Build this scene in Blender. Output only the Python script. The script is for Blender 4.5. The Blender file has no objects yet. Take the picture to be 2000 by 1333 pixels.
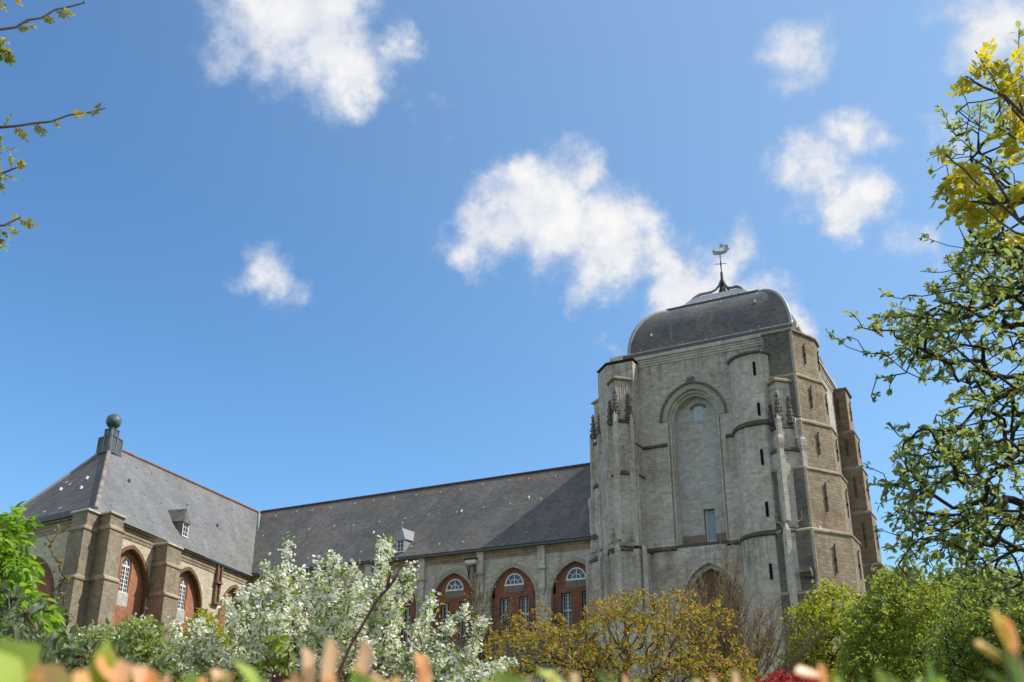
import bpy, math, random
import numpy as np
from mathutils import Vector

# ------------------------------------------------------------------ camera / light / sky
scene = bpy.context.scene
COL = scene.collection
R = math.radians
rng = np.random.default_rng(7)
random.seed(7)

FPX = 1888.0                                  # focal length in pixels of the 2000 px wide photo
PITCH = math.atan(720 / 1888); YAW = R(28.19); EYE = 1.6
cd = bpy.data.cameras.new('camera'); cam = bpy.data.objects.new('camera', cd); COL.objects.link(cam)
cd.sensor_width = 36; cd.lens = FPX / 2000 * 36; cd.shift_y = 93.5 / 2000
cd.clip_start = 0.05; cd.clip_end = 6000
cam.location = (0, 0, EYE); cam.rotation_euler = (math.pi / 2 + PITCH, 0, YAW)
cd.dof.use_dof = True; cd.dof.focus_distance = 60; cd.dof.aperture_fstop = 8.0
scene.camera = cam

SUN = Vector((.60, .30, .74)).normalized()
sl = bpy.data.lights.new('sun', 'SUN'); sun = bpy.data.objects.new('sun', sl); COL.objects.link(sun)
sl.energy = 5.0; sl.angle = R(0.53); sl.color = (1.0, .93, .82)
sun.rotation_euler = (-SUN).to_track_quat('-Z', 'Y').to_euler(); sun.location = (60, 40, 90)

scene.view_settings.view_transform = 'Standard'; scene.view_settings.look = 'None'
scene.view_settings.exposure = 0.0; scene.view_settings.gamma = 1.0
scene.render.resolution_x = 1024; scene.render.resolution_y = 682

_f = Vector((-math.sin(YAW), math.cos(YAW), 0)); _r = Vector((math.cos(YAW), math.sin(YAW), 0)); _u = Vector((0, 0, 1))
AX_F = _f * math.cos(PITCH) + _u * math.sin(PITCH); AX_U = -_f * math.sin(PITCH) + _u * math.cos(PITCH)
def ray(px, py):
    return AX_F * FPX + _r * (px - 1000) - AX_U * (py - 760)
def at(px, py, d):
    """World point seen at photo pixel (px, py) at horizontal range d from the camera."""
    v = ray(px, py); k = d / math.hypot(v.x, v.y)
    return Vector((0, 0, EYE)) + v * k

# ---- node helpers
class NT:
    def __init__(s, tree): s.t = tree; s.t.nodes.clear()
    def n(s, kind, **kw):
        nd = s.t.nodes.new(kind)
        for k, v in kw.items():
            if k == 'inp':
                for i, val in v.items():
                    if isinstance(val, bpy.types.NodeSocket): s.t.links.new(val, nd.inputs[i])
                    else: nd.inputs[i].default_value = val
            else: setattr(nd, k, v)
        return nd
    def math(s, op, a, b=None, c=None, clamp=False):
        i = {0: a}
        if b is not None: i[1] = b
        if c is not None: i[2] = c
        return s.n('ShaderNodeMath', operation=op, use_clamp=clamp, inp=i).outputs[0]
    def vec(s, op, a, b=None, out=0):
        i = {0: a}
        if b is not None: i[1] = b
        return s.n('ShaderNodeVectorMath', operation=op, inp=i).outputs[out]
    def mix(s, fac, a, b, mode='MIX'):
        nd = s.n('ShaderNodeMix', data_type='RGBA', blend_type=mode)
        for sock, val in ((nd.inputs[0], fac), (nd.inputs[6], a), (nd.inputs[7], b)):
            if isinstance(val, bpy.types.NodeSocket): s.t.links.new(val, sock)
            elif isinstance(val, (int, float)): sock.default_value = val if sock.type == 'VALUE' else (val, val, val, 1)
            else: sock.default_value = (*val[:3], 1)
        return nd.outputs[2]
    def ramp(s, v, lo, hi, a=0.0, b=1.0, smooth=True):
        nd = s.n('ShaderNodeMapRange', interpolation_type='SMOOTHSTEP' if smooth else 'LINEAR', inp={0: v, 1: lo, 2: hi, 3: a, 4: b})
        return nd.outputs[0]
    def noise(s, vec, scale, detail=4, rough=.55, out=0, dist=0.0):
        return s.n('ShaderNodeTexNoise', inp={'Vector': vec, 'Scale': scale, 'Detail': detail, 'Roughness': rough, 'Distortion': dist}).outputs[out]

world = bpy.data.worlds.new('World'); scene.world = world; world.use_nodes = True
w = NT(world.node_tree)
SKY_STRENGTH = 0.1
sky = w.n('ShaderNodeTexSky', sky_type='NISHITA', sun_disc=False, sun_elevation=math.asin(SUN.z),
          sun_rotation=math.atan2(SUN.x, SUN.y), air_density=1.0, dust_density=0.6, ozone_density=1.6, altitude=0)
dirv = w.n('ShaderNodeTexCoord').outputs['Generated']
dn = w.vec('NORMALIZE', dirv)
wob = w.vec('SUBTRACT', w.noise(dn, 10, 8, .66, out=1), (.5, .5, .5))
dd = w.vec('ADD', dn, w.vec('MULTIPLY', wob, (.10, .10, .10)))
# fair-weather cumulus: centre given as the photo pixel its direction was read from, radius in pixels, weight
CLOUDS = [(560, 20, 150, .95), (640, 90, 130, 1), (700, 140, 95, .9), (450, 40, 85, .5), (640, 20, 110, .9), (795, 80, 45, .6), (640, 175, 60, .6), (480, 110, 80, .4), (805, 215, 35, .3),
          (965, 440, 100, 1), (1010, 410, 105, 1), (1100, 420, 120, 1.1), (1190, 460, 115, 1.1), (1035, 360, 70, .95), (1170, 365, 60, .85), (1165, 535, 80, .95), (920, 490, 60, .75), (1240, 430, 70, .9), (1250, 490, 75, .9), (1290, 525, 60, .85), (1190, 585, 42, .6),
          (1345, 570, 90, 1.05), (1400, 505, 85, 1), (1490, 580, 85, .95), (1540, 625, 60, .8), (1330, 620, 70, .9),
          (1595, 325, 85, 1), (1665, 265, 62, .8), (1665, 375, 80, 1), (1655, 430, 48, .75), (1720, 280, 45, .5),
          (1540, 130, 85, .68), (1590, 150, 55, .55),
          (495, 540, 55, .5), (535, 575, 60, .45), (590, 585, 40, .35),
          (1960, 20, 110, .75), (1990, 110, 60, .7),
          (1735, 485, 48, .5), (1855, 280, 60, .7), (1800, 490, 40, .45), (1870, 350, 50, .6), (1195, 675, 28, .4)]
tot = None
for px, py, rr, wt in CLOUDS:
    c = ray(px, py).normalized()
    v = w.vec('DISTANCE', dd, tuple(c), out=1)
    m = w.math('MULTIPLY_ADD', v, -wt / (rr / FPX * 1.12), wt)
    tot = m if tot is None else w.n('ShaderNodeMath', operation='SMOOTH_MAX', inp={0: tot, 1: m, 2: .18}).outputs[0]
fb = w.noise(dn, 17, 8, .57)
fb2 = w.noise(dn, 60, 5, .6)
edge = w.math('ADD', w.math('MULTIPLY', w.math('SUBTRACT', fb, .5), 1.5), w.math('MULTIPLY', w.math('SUBTRACT', fb2, .5), .22))
dens = w.math('ADD', tot, edge)
mask = w.ramp(dens, .02, .72)
# unseen cumulus added behind and beside the viewer to brighten the shaded walls
fwd = w.vec('DOT_PRODUCT', dn, tuple(AX_F), out=1)
away = w.ramp(fwd, .72, .35)
fb3 = w.noise(dn, 3.2, 7, .55)
fill_bank = w.math('MULTIPLY', w.ramp(fb3, .40, .56), away)
mask_all = w.math('MAXIMUM', mask, fill_bank)
tow = (SUN - AX_F * SUN.dot(AX_F)).normalized()          # across the sky, towards the sun
fbs = w.noise(w.vec('ADD', dn, tuple(tow * .022)), 17, 6, .6)
relief = w.math('MULTIPLY_ADD', w.math('SUBTRACT', w.noise(dn, 17, 6, .6), fbs), 3.2, .62, clamp=True)
shade = w.math('MULTIPLY', w.ramp(w.noise(dn, 11, 6, .55), .32, .58, .45, 1.0), relief)
ccol = w.mix(w.math('MULTIPLY', w.ramp(dens, .15, 1.0), w.math('MULTIPLY_ADD', shade, .75, .35, clamp=True)), (6.4, 7.0, 8.2), (9.7, 9.6, 9.5))
hsv = w.n('ShaderNodeHueSaturation', inp={'Hue': .5, 'Saturation': 1.0, 'Value': 1.0, 'Color': sky.outputs[0]}).outputs[0]
skyc = w.mix(1.0, hsv, (1.07, 1.60, 1.96), 'MULTIPLY')
ccol2 = w.mix(away, ccol, (8.0, 8.1, 8.3))
haze_f = w.ramp(w.vec('DOT_PRODUCT', dn, tuple(SUN), out=1), .0, .85, 0, .42)
skyc = w.mix(haze_f, skyc, (4.9, 7.1, 9.3))
wcol = w.mix(mask_all, skyc, ccol2)
bg = w.n('ShaderNodeBackground', inp={'Color': wcol, 'Strength': SKY_STRENGTH})
w.n('ShaderNodeOutputWorld', inp={'Surface': bg.outputs[0]})

# ------------------------------------------------------------------ object helpers
def tag(o, label=None, cat=None, group=None, kind=None):
    if label: o['label'] = label
    if cat: o['category'] = cat
    if group: o['group'] = group
    if kind: o['kind'] = kind
    return o
def empty(name, loc=(0, 0, 0)):
    o = bpy.data.objects.new(name, None); COL.objects.link(o); o.location = loc
    o.empty_display_size = .3
    return o
def link_mesh(name, me, mat, parent=None):
    o = bpy.data.objects.new(name, me); COL.objects.link(o)
    if mat: me.materials.append(mat)
    if parent:
        o.parent = parent
        off = Vector((0, 0, 0)); q = parent
        while q: off += q.location; q = q.parent
        o.location = -off                      # vertices are written in world coordinates
        o.location = -parent_world(parent)
    return o
def parent_world(p):
    v = Vector((0, 0, 0))
    while p: v += p.location; p = p.parent
    return v

class MB:
    """Collects faces and links them as one mesh object, with metre-scaled UVs."""
    def __init__(s): s.v = []; s.f = []; s.sm = []
    def poly(s, pts, smooth=False):
        i = len(s.v); s.v += [tuple(p) for p in pts]; s.f.append(tuple(range(i, i + len(pts)))); s.sm.append(smooth)
    def grid(s, rows, smooth=False, close=False):
        i = len(s.v); n = len(rows[0])
        for r_ in rows: s.v += [tuple(p) for p in r_]
        for a in range(len(rows) - 1):
            for b in range(n if close else n - 1):
                b2 = (b + 1) % n
                s.f.append((i + a * n + b, i + a * n + b2, i + (a + 1) * n + b2, i + (a + 1) * n + b)); s.sm.append(smooth)
    def prism(s, pl, z0, z1, top=True, bot=True):
        s.loft([(pl, z0), (pl, z1)], top, bot)
    def loft(s, levels, top=True, bot=True):
        rows = [[(p[0], p[1], z) for p in pl] for pl, z in levels]
        s.grid(rows, close=True)
        if top: s.poly(rows[-1])
        if bot: s.poly(rows[0][::-1])
    def obox(s, o, a, b, c):
        """box from corner o spanned by vectors a, b, c"""
        o, a, b, c = (Vector(q) for q in (o, a, b, c))
        p = [o, o + a, o + a + b, o + b]; q = [x + c for x in p]
        for f in ((p[3], p[2], p[1], p[0]), q, (p[0], p[1], q[1], q[0]), (p[1], p[2], q[2], q[1]), (p[2], p[3], q[3], q[2]), (p[3], p[0], q[0], q[3])): s.poly(f)
    def box(s, x0, x1, y0, y1, z0, z1): s.obox((x0, y0, z0), (x1 - x0, 0, 0), (0, y1 - y0, 0), (0, 0, z1 - z0))
    def tube(s, pts, rad, n=8, smooth=True, cap=True):
        pts = [Vector(p) for p in pts]; rr = rad if isinstance(rad, (list, tuple)) else [rad] * len(pts)
        rows = []; ref = Vector((0, 0, 1))
        for k, p in enumerate(pts):
            d = (pts[min(k + 1, len(pts) - 1)] - pts[max(k - 1, 0)]).normalized()
            if abs(d.dot(ref)) > .95: ref = Vector((1, 0, 0)) if abs(d.x) < .9 else Vector((0, 1, 0))
            x = d.cross(ref).normalized(); y = d.cross(x)
            rows.append([p + (x * math.cos(t) + y * math.sin(t)) * rr[k] for t in [2 * math.pi * j / n for j in range(n)]])
        s.grid(rows, smooth, True)
        if cap: s.poly(rows[0][::-1]); s.poly(rows[-1])
    def lathe(s, c, prof, n=20, smooth=True):
        rows = [[(c[0] + r_ * math.cos(2 * math.pi * j / n), c[1] + r_ * math.sin(2 * math.pi * j / n), z) for j in range(n)] for r_, z in prof]
        s.grid(rows, smooth, True)
    def build(s, name, mat, parent=None):
        me = bpy.data.meshes.new(name); me.from_pydata(s.v, [], s.f)
        uv = me.uv_layers.new(name='UVMap'); data = np.zeros((len(me.loops), 2), 'f')
        V = np.array(s.v)
        k = 0
        for f in s.f:
            P = V[list(f)]; q = np.roll(P, -1, 0)
            nn = np.cross(P, q).sum(0); L = np.linalg.norm(nn) or 1; nn = nn / L
            if abs(nn[2]) > .985: u = P[:, 0]; vv = P[:, 1]
            else:
                tx, ty = -nn[1], nn[0]; h = math.hypot(tx, ty); tx /= h; ty /= h
                u = P[:, 0] * tx + P[:, 1] * ty; vv = P[:, 2] / max(.25, math.sqrt(max(0, 1 - nn[2] ** 2)))
            data[k:k + len(f), 0] = u; data[k:k + len(f), 1] = vv; k += len(f)
        uv.data.foreach_set('uv', data.ravel())
        me.polygons.foreach_set('use_smooth', s.sm); me.validate(); me.update()
        return link_mesh(name, me, mat, parent)

# ------------------------------------------------------------------ materials
def new_mat(name):
    m = bpy.data.materials.new(name); m.use_nodes = True
    return m, NT(m.node_tree)
def out(nt, sh): nt.n('ShaderNodeOutputMaterial', inp={'Surface': sh})
def stone(name, c1, c2, brick=(.46, .15), mortar=.35, stain=.5, lichen=0.0, bump=.6, blotch=.33, streak_col=(.07, .065, .055), mortar_col=None, dirt=.5, high=False):
    m, t = new_mat(name)
    uv = t.n('ShaderNodeUVMap').outputs[0]; pos = t.n('ShaderNodeNewGeometry').outputs['Position']
    warp = t.vec('ADD', uv, t.vec('MULTIPLY', t.vec('SUBTRACT', t.noise(pos, 1.4, 3, out=1), (.5, .5, .5)), (.05, .07, 0)))
    bt = t.n('ShaderNodeTexBrick', offset=.5, inp={'Vector': warp, 'Color1': (0, 0, 0, 1), 'Color2': (1, 1, 1, 1), 'Mortar': (.5, .5, .5, 1), 'Scale': 1.0, 'Mortar Size': brick[1] * .11, 'Mortar Smooth': .35, 'Bias': 0, 'Brick Width': brick[0], 'Row Height': brick[1]})
    big = t.ramp(t.noise(pos, blotch, 6, .6), .38, .62)
    fine = t.noise(pos, 2.6, 6, .65)
    if high:
        hz = t.ramp(t.n('ShaderNodeSeparateXYZ', inp={0: pos}).outputs[2], 18, 30, 0, .75)
        big = t.math('MAXIMUM', big, t.math('MULTIPLY', hz, t.ramp(t.noise(pos, .6, 6, .7), .25, .5)))
    col = t.mix(big, c1, c2)
    col = t.mix(t.ramp(fine, .3, .75, 0, .55), col, tuple(x * 1.5 for x in c1))
    col = t.mix(t.math('MULTIPLY', bt.outputs[0], .42), col, tuple(x * .55 for x in c2))
    mc = mortar_col or tuple(min(.8, x * 1.35) for x in c1)
    col = t.mix(t.math('MULTIPLY', bt.outputs[1], mortar), col, mc)
    # rain streaks and soot
    suv = t.vec('MULTIPLY', uv, (1.3, .10, 1))
    st = t.math('MULTIPLY', t.ramp(t.noise(suv, 1.0, 5, .65), .52, .72), t.ramp(t.noise(pos, .22, 3), .35, .65))
    col = t.mix(t.math('MULTIPLY', st, stain), col, streak_col)
    if high:
        zz = t.n('ShaderNodeSeparateXYZ', inp={0: pos}).outputs[2]
        drip = t.ramp(t.noise(t.vec('MULTIPLY', uv, (2.2, .16, 1)), 1.0, 4, .6), .42, .66)
        for hz_ in (31.6, 24.5, 16.2):
            f_ = t.math('MULTIPLY', t.ramp(zz, hz_ - 3.2, hz_, 0, 1, False), t.math('LESS_THAN', zz, hz_ + .02))
            col = t.mix(t.math('MULTIPLY', t.math('MULTIPLY', f_, drip), .5), col, (.10, .09, .075))
    blot = t.ramp(t.noise(pos, .9, 7, .72), .56, .76)
    col = t.mix(t.math('MULTIPLY', blot, dirt), col, tuple(x * .45 for x in c2))
    pale = t.ramp(t.noise(t.vec('MULTIPLY', pos, (1, 1, 2.2)), .75, 7, .75), .60, .74)
    col = t.mix(t.math('MULTIPLY', pale, .45), col, (.52, .50, .45))
    if lichen:
        li = t.math('MULTIPLY', t.ramp(t.noise(t.vec('ADD', pos, (31, 7, 3)), .8, 7, .7), .57, .72), lichen)
        col = t.mix(li, col, (.36, .17, .04))
    h = t.math('ADD', t.math('MULTIPLY', bt.outputs[1], -.5), t.math('ADD', t.math('MULTIPLY', fine, .9), t.math('MULTIPLY', bt.outputs[0], .25)))
    bp = t.n('ShaderNodeBump', inp={'Strength': bump, 'Distance': .06, 'Height': h})
    p = t.n('ShaderNodeBsdfPrincipled', inp={'Base Color': col, 'Roughness': .92, 'Specular IOR Level': .15, 'Normal': bp.outputs[0]})
    out(t, p.outputs[0]); return m
def slate(name, c1, c2, rough=.5, spec=.5, lichen=0.0):
    m, t = new_mat(name)
    uv = t.n('ShaderNodeUVMap').outputs[0]; pos = t.n('ShaderNodeNewGeometry').outputs['Position']
    bt = t.n('ShaderNodeTexBrick', offset=.5, inp={'Vector': uv, 'Color1': (0, 0, 0, 1), 'Color2': (1, 1, 1, 1), 'Mortar': (0, 0, 0, 1), 'Scale': 1.0, 'Mortar Size': .012, 'Mortar Smooth': .2, 'Brick Width': .34, 'Row Height': .26})
    big = t.ramp(t.noise(pos, .28, 6, .62), .35, .68)
    col = t.mix(big, c1, c2)
    col = t.mix(t.math('MULTIPLY', bt.outputs[0], .55), col, tuple(x * .5 for x in c1))
    st = t.ramp(t.noise(t.vec('MULTIPLY', uv, (1.1, .06, 1)), 1.0, 5, .7), .55, .75)
    col = t.mix(t.math('MULTIPLY', st, .35), col, tuple(min(1, x * 1.9) for x in c2))
    sp = t.ramp(t.noise(pos, 3.5, 5, .7), .6, .8)
    col = t.mix(t.math('MULTIPLY', sp, .3), col, (.26, .25, .22))
    if lichen:
        zz = t.n('ShaderNodeSeparateXYZ', inp={0: pos}).outputs[2]
        li = t.math('MULTIPLY', t.ramp(t.noise(pos, 1.1, 6, .7), .52, .66), t.ramp(zz, 24.6, 26.4))
        col = t.mix(t.math('MULTIPLY', li, lichen), col, (.33, .13, .03))
    rg = t.math('MULTIPLY_ADD', bt.outputs[0], .12, rough)
    h = t.math('ADD', t.math('MULTIPLY', bt.outputs[0], .5), t.math('MULTIPLY', bt.outputs[1], -.6))
    bp = t.n('ShaderNodeBump', inp={'Strength': .35, 'Distance': .03, 'Height': h})
    p = t.n('ShaderNodeBsdfPrincipled', inp={'Base Color': col, 'Roughness': rg, 'Specular IOR Level': spec, 'Normal': bp.outputs[0]})
    out(t, p.outputs[0]); return m
def plain(name, c, rough=.6, spec=.4, var=.3, metal=0.0, scale=2.0, c2=None):
    m, t = new_mat(name)
    pos = t.n('ShaderNodeNewGeometry').outputs['Position']
    nz = t.ramp(t.noise(pos, scale, 6, .65), .3, .7)
    col = t.mix(t.math('MULTIPLY', nz, 1.0 if c2 else var), c, c2 or tuple(x * .4 for x in c))
    p = t.n('ShaderNodeBsdfPrincipled', inp={'Base Color': col, 'Roughness': rough, 'Specular IOR Level': spec, 'Metallic': metal})
    out(t, p.outputs[0]); return m
def leaf_mat(name, c1, c2, c3=None, trans=.45, rough=.45, tcol=None, spec=.35, clump=.9):
    m, t = new_mat(name)
    g = t.n('ShaderNodeNewGeometry'); rnd = g.outputs['Random Per Island']; pos = g.outputs['Position']
    col = t.mix(rnd, c1, c2)
    if c3: col = t.mix(t.ramp(t.math('FRACT', t.math('MULTIPLY', rnd, 7.31)), .55, .95), col, c3)
    cl = t.ramp(t.noise(pos, clump, 3), .3, .7, .75, 1.25)
    col = t.mix(1.0, col, t.n('ShaderNodeCombineColor', inp={0: cl, 1: cl, 2: cl}).outputs[0], 'MULTIPLY')
    p = t.n('ShaderNodeBsdfPrincipled', inp={'Base Color': col, 'Roughness': rough, 'Specular IOR Level': spec})
    tc = t.mix(.55, col, tcol) if tcol else col
    tr = t.n('ShaderNodeBsdfTranslucent', inp={'Color': t.mix(1.0, tc, (1.5, 1.5, 1.2), 'MULTIPLY')})
    mx = t.n('ShaderNodeMixShader', inp={0: trans, 1: p.outputs[0], 2: tr.outputs[0]})
    out(t, mx.outputs[0]); return m

M = {}
M['tower'] = stone('tower_limestone', (.58, .555, .51), (.39, .325, .265), stain=.65, lichen=.06, dirt=.65, high=True, brick=(.62, .22), mortar=.25)
M['tower_light'] = stone('pale_limestone', (.60, .575, .52), (.45, .395, .335), stain=.6, lichen=.05, dirt=.55, high=True, brick=(.55, .22), mortar=.25)
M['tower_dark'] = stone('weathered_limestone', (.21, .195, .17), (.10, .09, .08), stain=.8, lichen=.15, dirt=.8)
M['tower_brown'] = stone('brown_sandstone', (.34, .275, .20), (.215, .165, .115), brick=(.55, .24), stain=.35, lichen=.35, bump=1.4, dirt=.6)
M['brown_shaded'] = stone('shaded_sandstone', (.20, .155, .11), (.125, .095, .07), brick=(.55, .22), stain=.3, lichen=.1, bump=1.0, dirt=.5)  # brown sandstone darkened to paint in the shade of an unlit face
M['ledge'] = stone('mossy_ledge', (.13, .115, .085), (.075, .07, .055), stain=.5, lichen=.25, brick=(1.2, .5), mortar=.1)
M['voussoir'] = stone('voussoir_stone', (.47, .44, .36), (.37, .34, .27), brick=(.9, .16), mortar=.9, mortar_col=(.2, .18, .15), stain=.2, dirt=.3)
M['nave_wall'] = stone('nave_limestone', (.53, .505, .445), (.38, .345, .295), brick=(.40, .16), stain=.45, lichen=.05, dirt=.5)
M['tran_wall'] = stone('yellow_brick', (.58, .52, .40), (.46, .40, .30), brick=(.42, .17), mortar=.5, stain=.25, lichen=.12, dirt=.3)
M['buttress'] = stone('brown_buttress_brick', (.31, .265, .20), (.20, .165, .12), brick=(.42, .17), mortar=.3, stain=.55, lichen=.3, dirt=.6)
M['red_brick'] = stone('red_brick', (.42, .17, .09), (.27, .115, .07), brick=(.34, .14), mortar=.55, mortar_col=(.34, .27, .21), stain=.25, dirt=.5, bump=.4)
M['dark_red_brick'] = stone('weathered_red_brick', (.27, .105, .062), (.11, .062, .048), brick=(.36, .15), mortar=.45, mortar_col=(.25, .2, .16), stain=.35, dirt=.6, bump=.4)
M['brick_arch'] = stone('brown_brick', (.23, .14, .085), (.15, .095, .065), brick=(.24, .09), mortar=.4, stain=.3)
M['cornice'] = stone('cornice_stone', (.40, .33, .24), (.24, .18, .125), brick=(1.1, .4), mortar=.2, stain=.5, lichen=.25)
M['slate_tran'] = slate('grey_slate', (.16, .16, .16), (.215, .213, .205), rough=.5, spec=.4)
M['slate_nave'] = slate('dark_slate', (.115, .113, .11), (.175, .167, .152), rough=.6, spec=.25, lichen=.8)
M['slate_dome'] = slate('dome_slate', (.115, .122, .138), (.195, .175, .145), rough=.6, spec=.25)
M['lead'] = plain('lead_sheet', (.30, .325, .34), .45, .5, .35, scale=3)
M['lead_dark'] = plain('dark_lead', (.10, .115, .13), .5, .4, .4, scale=3)
M['verdigris'] = plain('verdigris_copper', (.03, .042, .04), .4, .5, c2=(.10, .20, .165), scale=1.6)
M['iron'] = plain('wrought_iron', (.022, .022, .024), .55, .4, .3)
M['gilt'] = plain('gilded_iron', (.46, .42, .30), .5, .5, .3)
M['white'] = plain('white_paint', (.78, .79, .80), .45, .4, .12)
M['white_grey'] = plain('grey_white_paint', (.50, .52, .55), .5, .4, .15)
M['slategrey_paint'] = plain('blue_grey_shutter', (.30, .36, .42), .6, .3, .2)
M['ridge_tile'] = plain('red_ridge_tile', (.28, .13, .075), .8, .2, c2=(.16, .085, .06), scale=1.5)
M['ridge_dark'] = plain('dark_ridge_tile', (.10, .07, .06), .8, .2, c2=(.06, .05, .05), scale=1.5)
M['hip_lead'] = plain('hip_cover', (.36, .31, .27), .6, .3, c2=(.17, .13, .12), scale=1.3)
M['hook'] = plain('galvanised_hook', (.58, .59, .61), .4, .5, .1)
M['void'] = plain('dark_opening', (.012, .012, .014), .9, .1)
M['plaster_dark'] = plain('brown_render', (.25, .22, .18), .9, .1, .5, scale=2.5)
M['plaster'] = stone('grey_render', (.50, .50, .48), (.40, .385, .36), brick=(.5, .18), mortar=.2, stain=.5, dirt=.35)
def glass_mat(name, c, rough=.04):
    m, t = new_mat(name)
    pos = t.n('ShaderNodeNewGeometry').outputs['Position']
    nz = t.noise(pos, 1.3, 3)
    bp = t.n('ShaderNodeBump', inp={'Strength': .12, 'Distance': .05, 'Height': nz})
    p = t.n('ShaderNodeBsdfPrincipled', inp={'Base Color': t.mix(t.ramp(nz, .35, .65), c, tuple(x * 2.2 for x in c)), 'Roughness': rough, 'Specular IOR Level': .7, 'Normal': bp.outputs[0]})
    out(t, p.outputs[0]); return m
M['glass'] = glass_mat('window_glass', (.035, .04, .05))
M['glass_dark'] = glass_mat('dark_window_glass', (.012, .013, .016))
M['bark'] = plain('dark_bark', (.035, .028, .022), .9, .1, c2=(.075, .06, .048), scale=6)
M['bark_brown'] = plain('brown_bark', (.085, .058, .042), .9, .1, c2=(.15, .11, .085), scale=6)
M['bark_twig'] = plain('pale_twig_bark', (.16, .115, .09), .9, .1, c2=(.26, .20, .165), scale=5)

# ------------------------------------------------------------------ ground
m, t = new_mat('meadow_grass')
pos = t.n('ShaderNodeNewGeometry').outputs['Position']
gc = t.mix(t.ramp(t.noise(pos, .35, 6, .6), .35, .65), (.055, .085, .022), (.10, .125, .04))
gc = t.mix(t.ramp(t.noise(pos, 9, 4, .7), .4, .7, 0, .6), gc, (.03, .05, .014))
out(t, t.n('ShaderNodeBsdfPrincipled', inp={'Base Color': gc, 'Roughness': .95, 'Specular IOR Level': .1}).outputs[0])
b = MB(); b.grid([[(x, y, 0) for x in np.linspace(-1500, 1500, 7)] for y in np.linspace(-1500, 1500, 7)])
tag(b.build('ground', m), kind='structure')

# ------------------------------------------------------------------ church: shared pieces
church = empty('church', (-30, 72, 0))
tag(church, 'large old stone church with square domed tower, slate roofed nave and hipped transept', 'church')
V = Vector
class Frame:
    """wall frame: P(s, z, d) = origin + tangent*s + up*z + inward*d"""
    def __init__(s, o, t, n): s.o = V(o); s.t = V(t); s.n = V(n)
    def P(s, a, z, d=0): return s.o + s.t * a + s.n * d + V((0, 0, z))
def pointed(a, H, n=10):
    r_ = (a * a + H * H) / (2 * a); cx = a - r_
    th = math.atan2(H, -cx) if cx < 0 else math.asin(min(1, H / r_))
    right = [(cx + r_ * math.cos(th * k / n), r_ * math.sin(th * k / n)) for k in range(n + 1)]
    right[-1] = (0, H)
    return [(-x, z) for x, z in right] + [(x, z) for x, z in right[-2::-1]]
def semi(a, H, n=10):
    return [(-a * math.cos(math.pi * k / (2 * n)), H * math.sin(math.pi * k / (2 * n))) for k in range(2 * n + 1)]
def arch_wall(mb, fr, s0, s1, z0, z1, arches, d=0.0, reveal=None):
    """flat wall with arched openings; an arch = dict(c, base, spring, curve, depth)"""
    cur = s0
    for A in sorted(arches, key=lambda q: q['c']):
        cv = [(A['c'] + x, A['spring'] + z) for x, z in A['curve']]
        l, r_ = cv[0][0], cv[-1][0]
        if l > cur + 1e-4: mb.poly([fr.P(cur, z0, d), fr.P(l, z0, d), fr.P(l, z1, d), fr.P(cur, z1, d)])
        if A['base'] > z0 + 1e-4: mb.poly([fr.P(l, z0, d), fr.P(r_, z0, d), fr.P(r_, A['base'], d), fr.P(l, A['base'], d)])
        for p, q in zip(cv[:-1], cv[1:]):
            if abs(q[0] - p[0]) > 1e-5: mb.poly([fr.P(p[0], p[1], d), fr.P(q[0], q[1], d), fr.P(q[0], z1, d), fr.P(p[0], z1, d)])
        rv = reveal or mb
        path = [(l, A['base'])] + cv + [(r_, A['base'])]
        D = A['depth']
        for p, q in zip(path, path[1:] + path[:1]):
            rv.poly([fr.P(p[0], p[1], d), fr.P(p[0], p[1], d + D), fr.P(q[0], q[1], d + D), fr.P(q[0], q[1], d)])
        cur = r_
    if s1 > cur + 1e-4: mb.poly([fr.P(cur, z0, d), fr.P(s1, z0, d), fr.P(s1, z1, d), fr.P(cur, z1, d)])
def arch_fill(mb, fr, A, d):
    """face filling an arched opening at depth d"""
    cv = [(A['c'] + x, A['spring'] + z) for x, z in A['curve']]
    mb.poly([fr.P(x, z, d) for x, z in [(cv[0][0], A['base'])] + cv + [(cv[-1][0], A['base'])]][::-1])
def arch_ring(mb, fr, c, spring, ci, co, d0, d1, legs=0.0):
    """solid ring between curves ci (inner) and co (outer), from depth d0 (front) to d1"""
    i_ = [(c + x, spring + z) for x, z in ci]; o_ = [(c + x, spring + z) for x, z in co]
    if legs: i_ = [(i_[0][0], spring - legs)] + i_ + [(i_[-1][0], spring - legs)]; o_ = [(o_[0][0], spring - legs)] + o_ + [(o_[-1][0], spring - legs)]
    for k in range(len(i_) - 1):
        a, b_, c_, d_ = i_[k], i_[k + 1], o_[k + 1], o_[k]
        mb.poly([fr.P(*a, d0), fr.P(*b_, d0), fr.P(*c_, d0), fr.P(*d_, d0)])
        mb.poly([fr.P(*d_, d0), fr.P(*c_, d0), fr.P(*c_, d1), fr.P(*d_, d1)])
        mb.poly([fr.P(*b_, d0), fr.P(*a, d0), fr.P(*a, d1), fr.P(*b_, d1)])
    for k in (0, -1): mb.poly([fr.P(*i_[k], d0), fr.P(*o_[k], d0), fr.P(*o_[k], d1), fr.P(*i_[k], d1)])
def frame_bar(mb, fr, s0, s1, z0, z1, d0, d1):
    mb.obox(fr.P(s0, z0, d0), fr.t * (s1 - s0), fr.n * (d1 - d0), V((0, 0, z1 - z0)))
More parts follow.
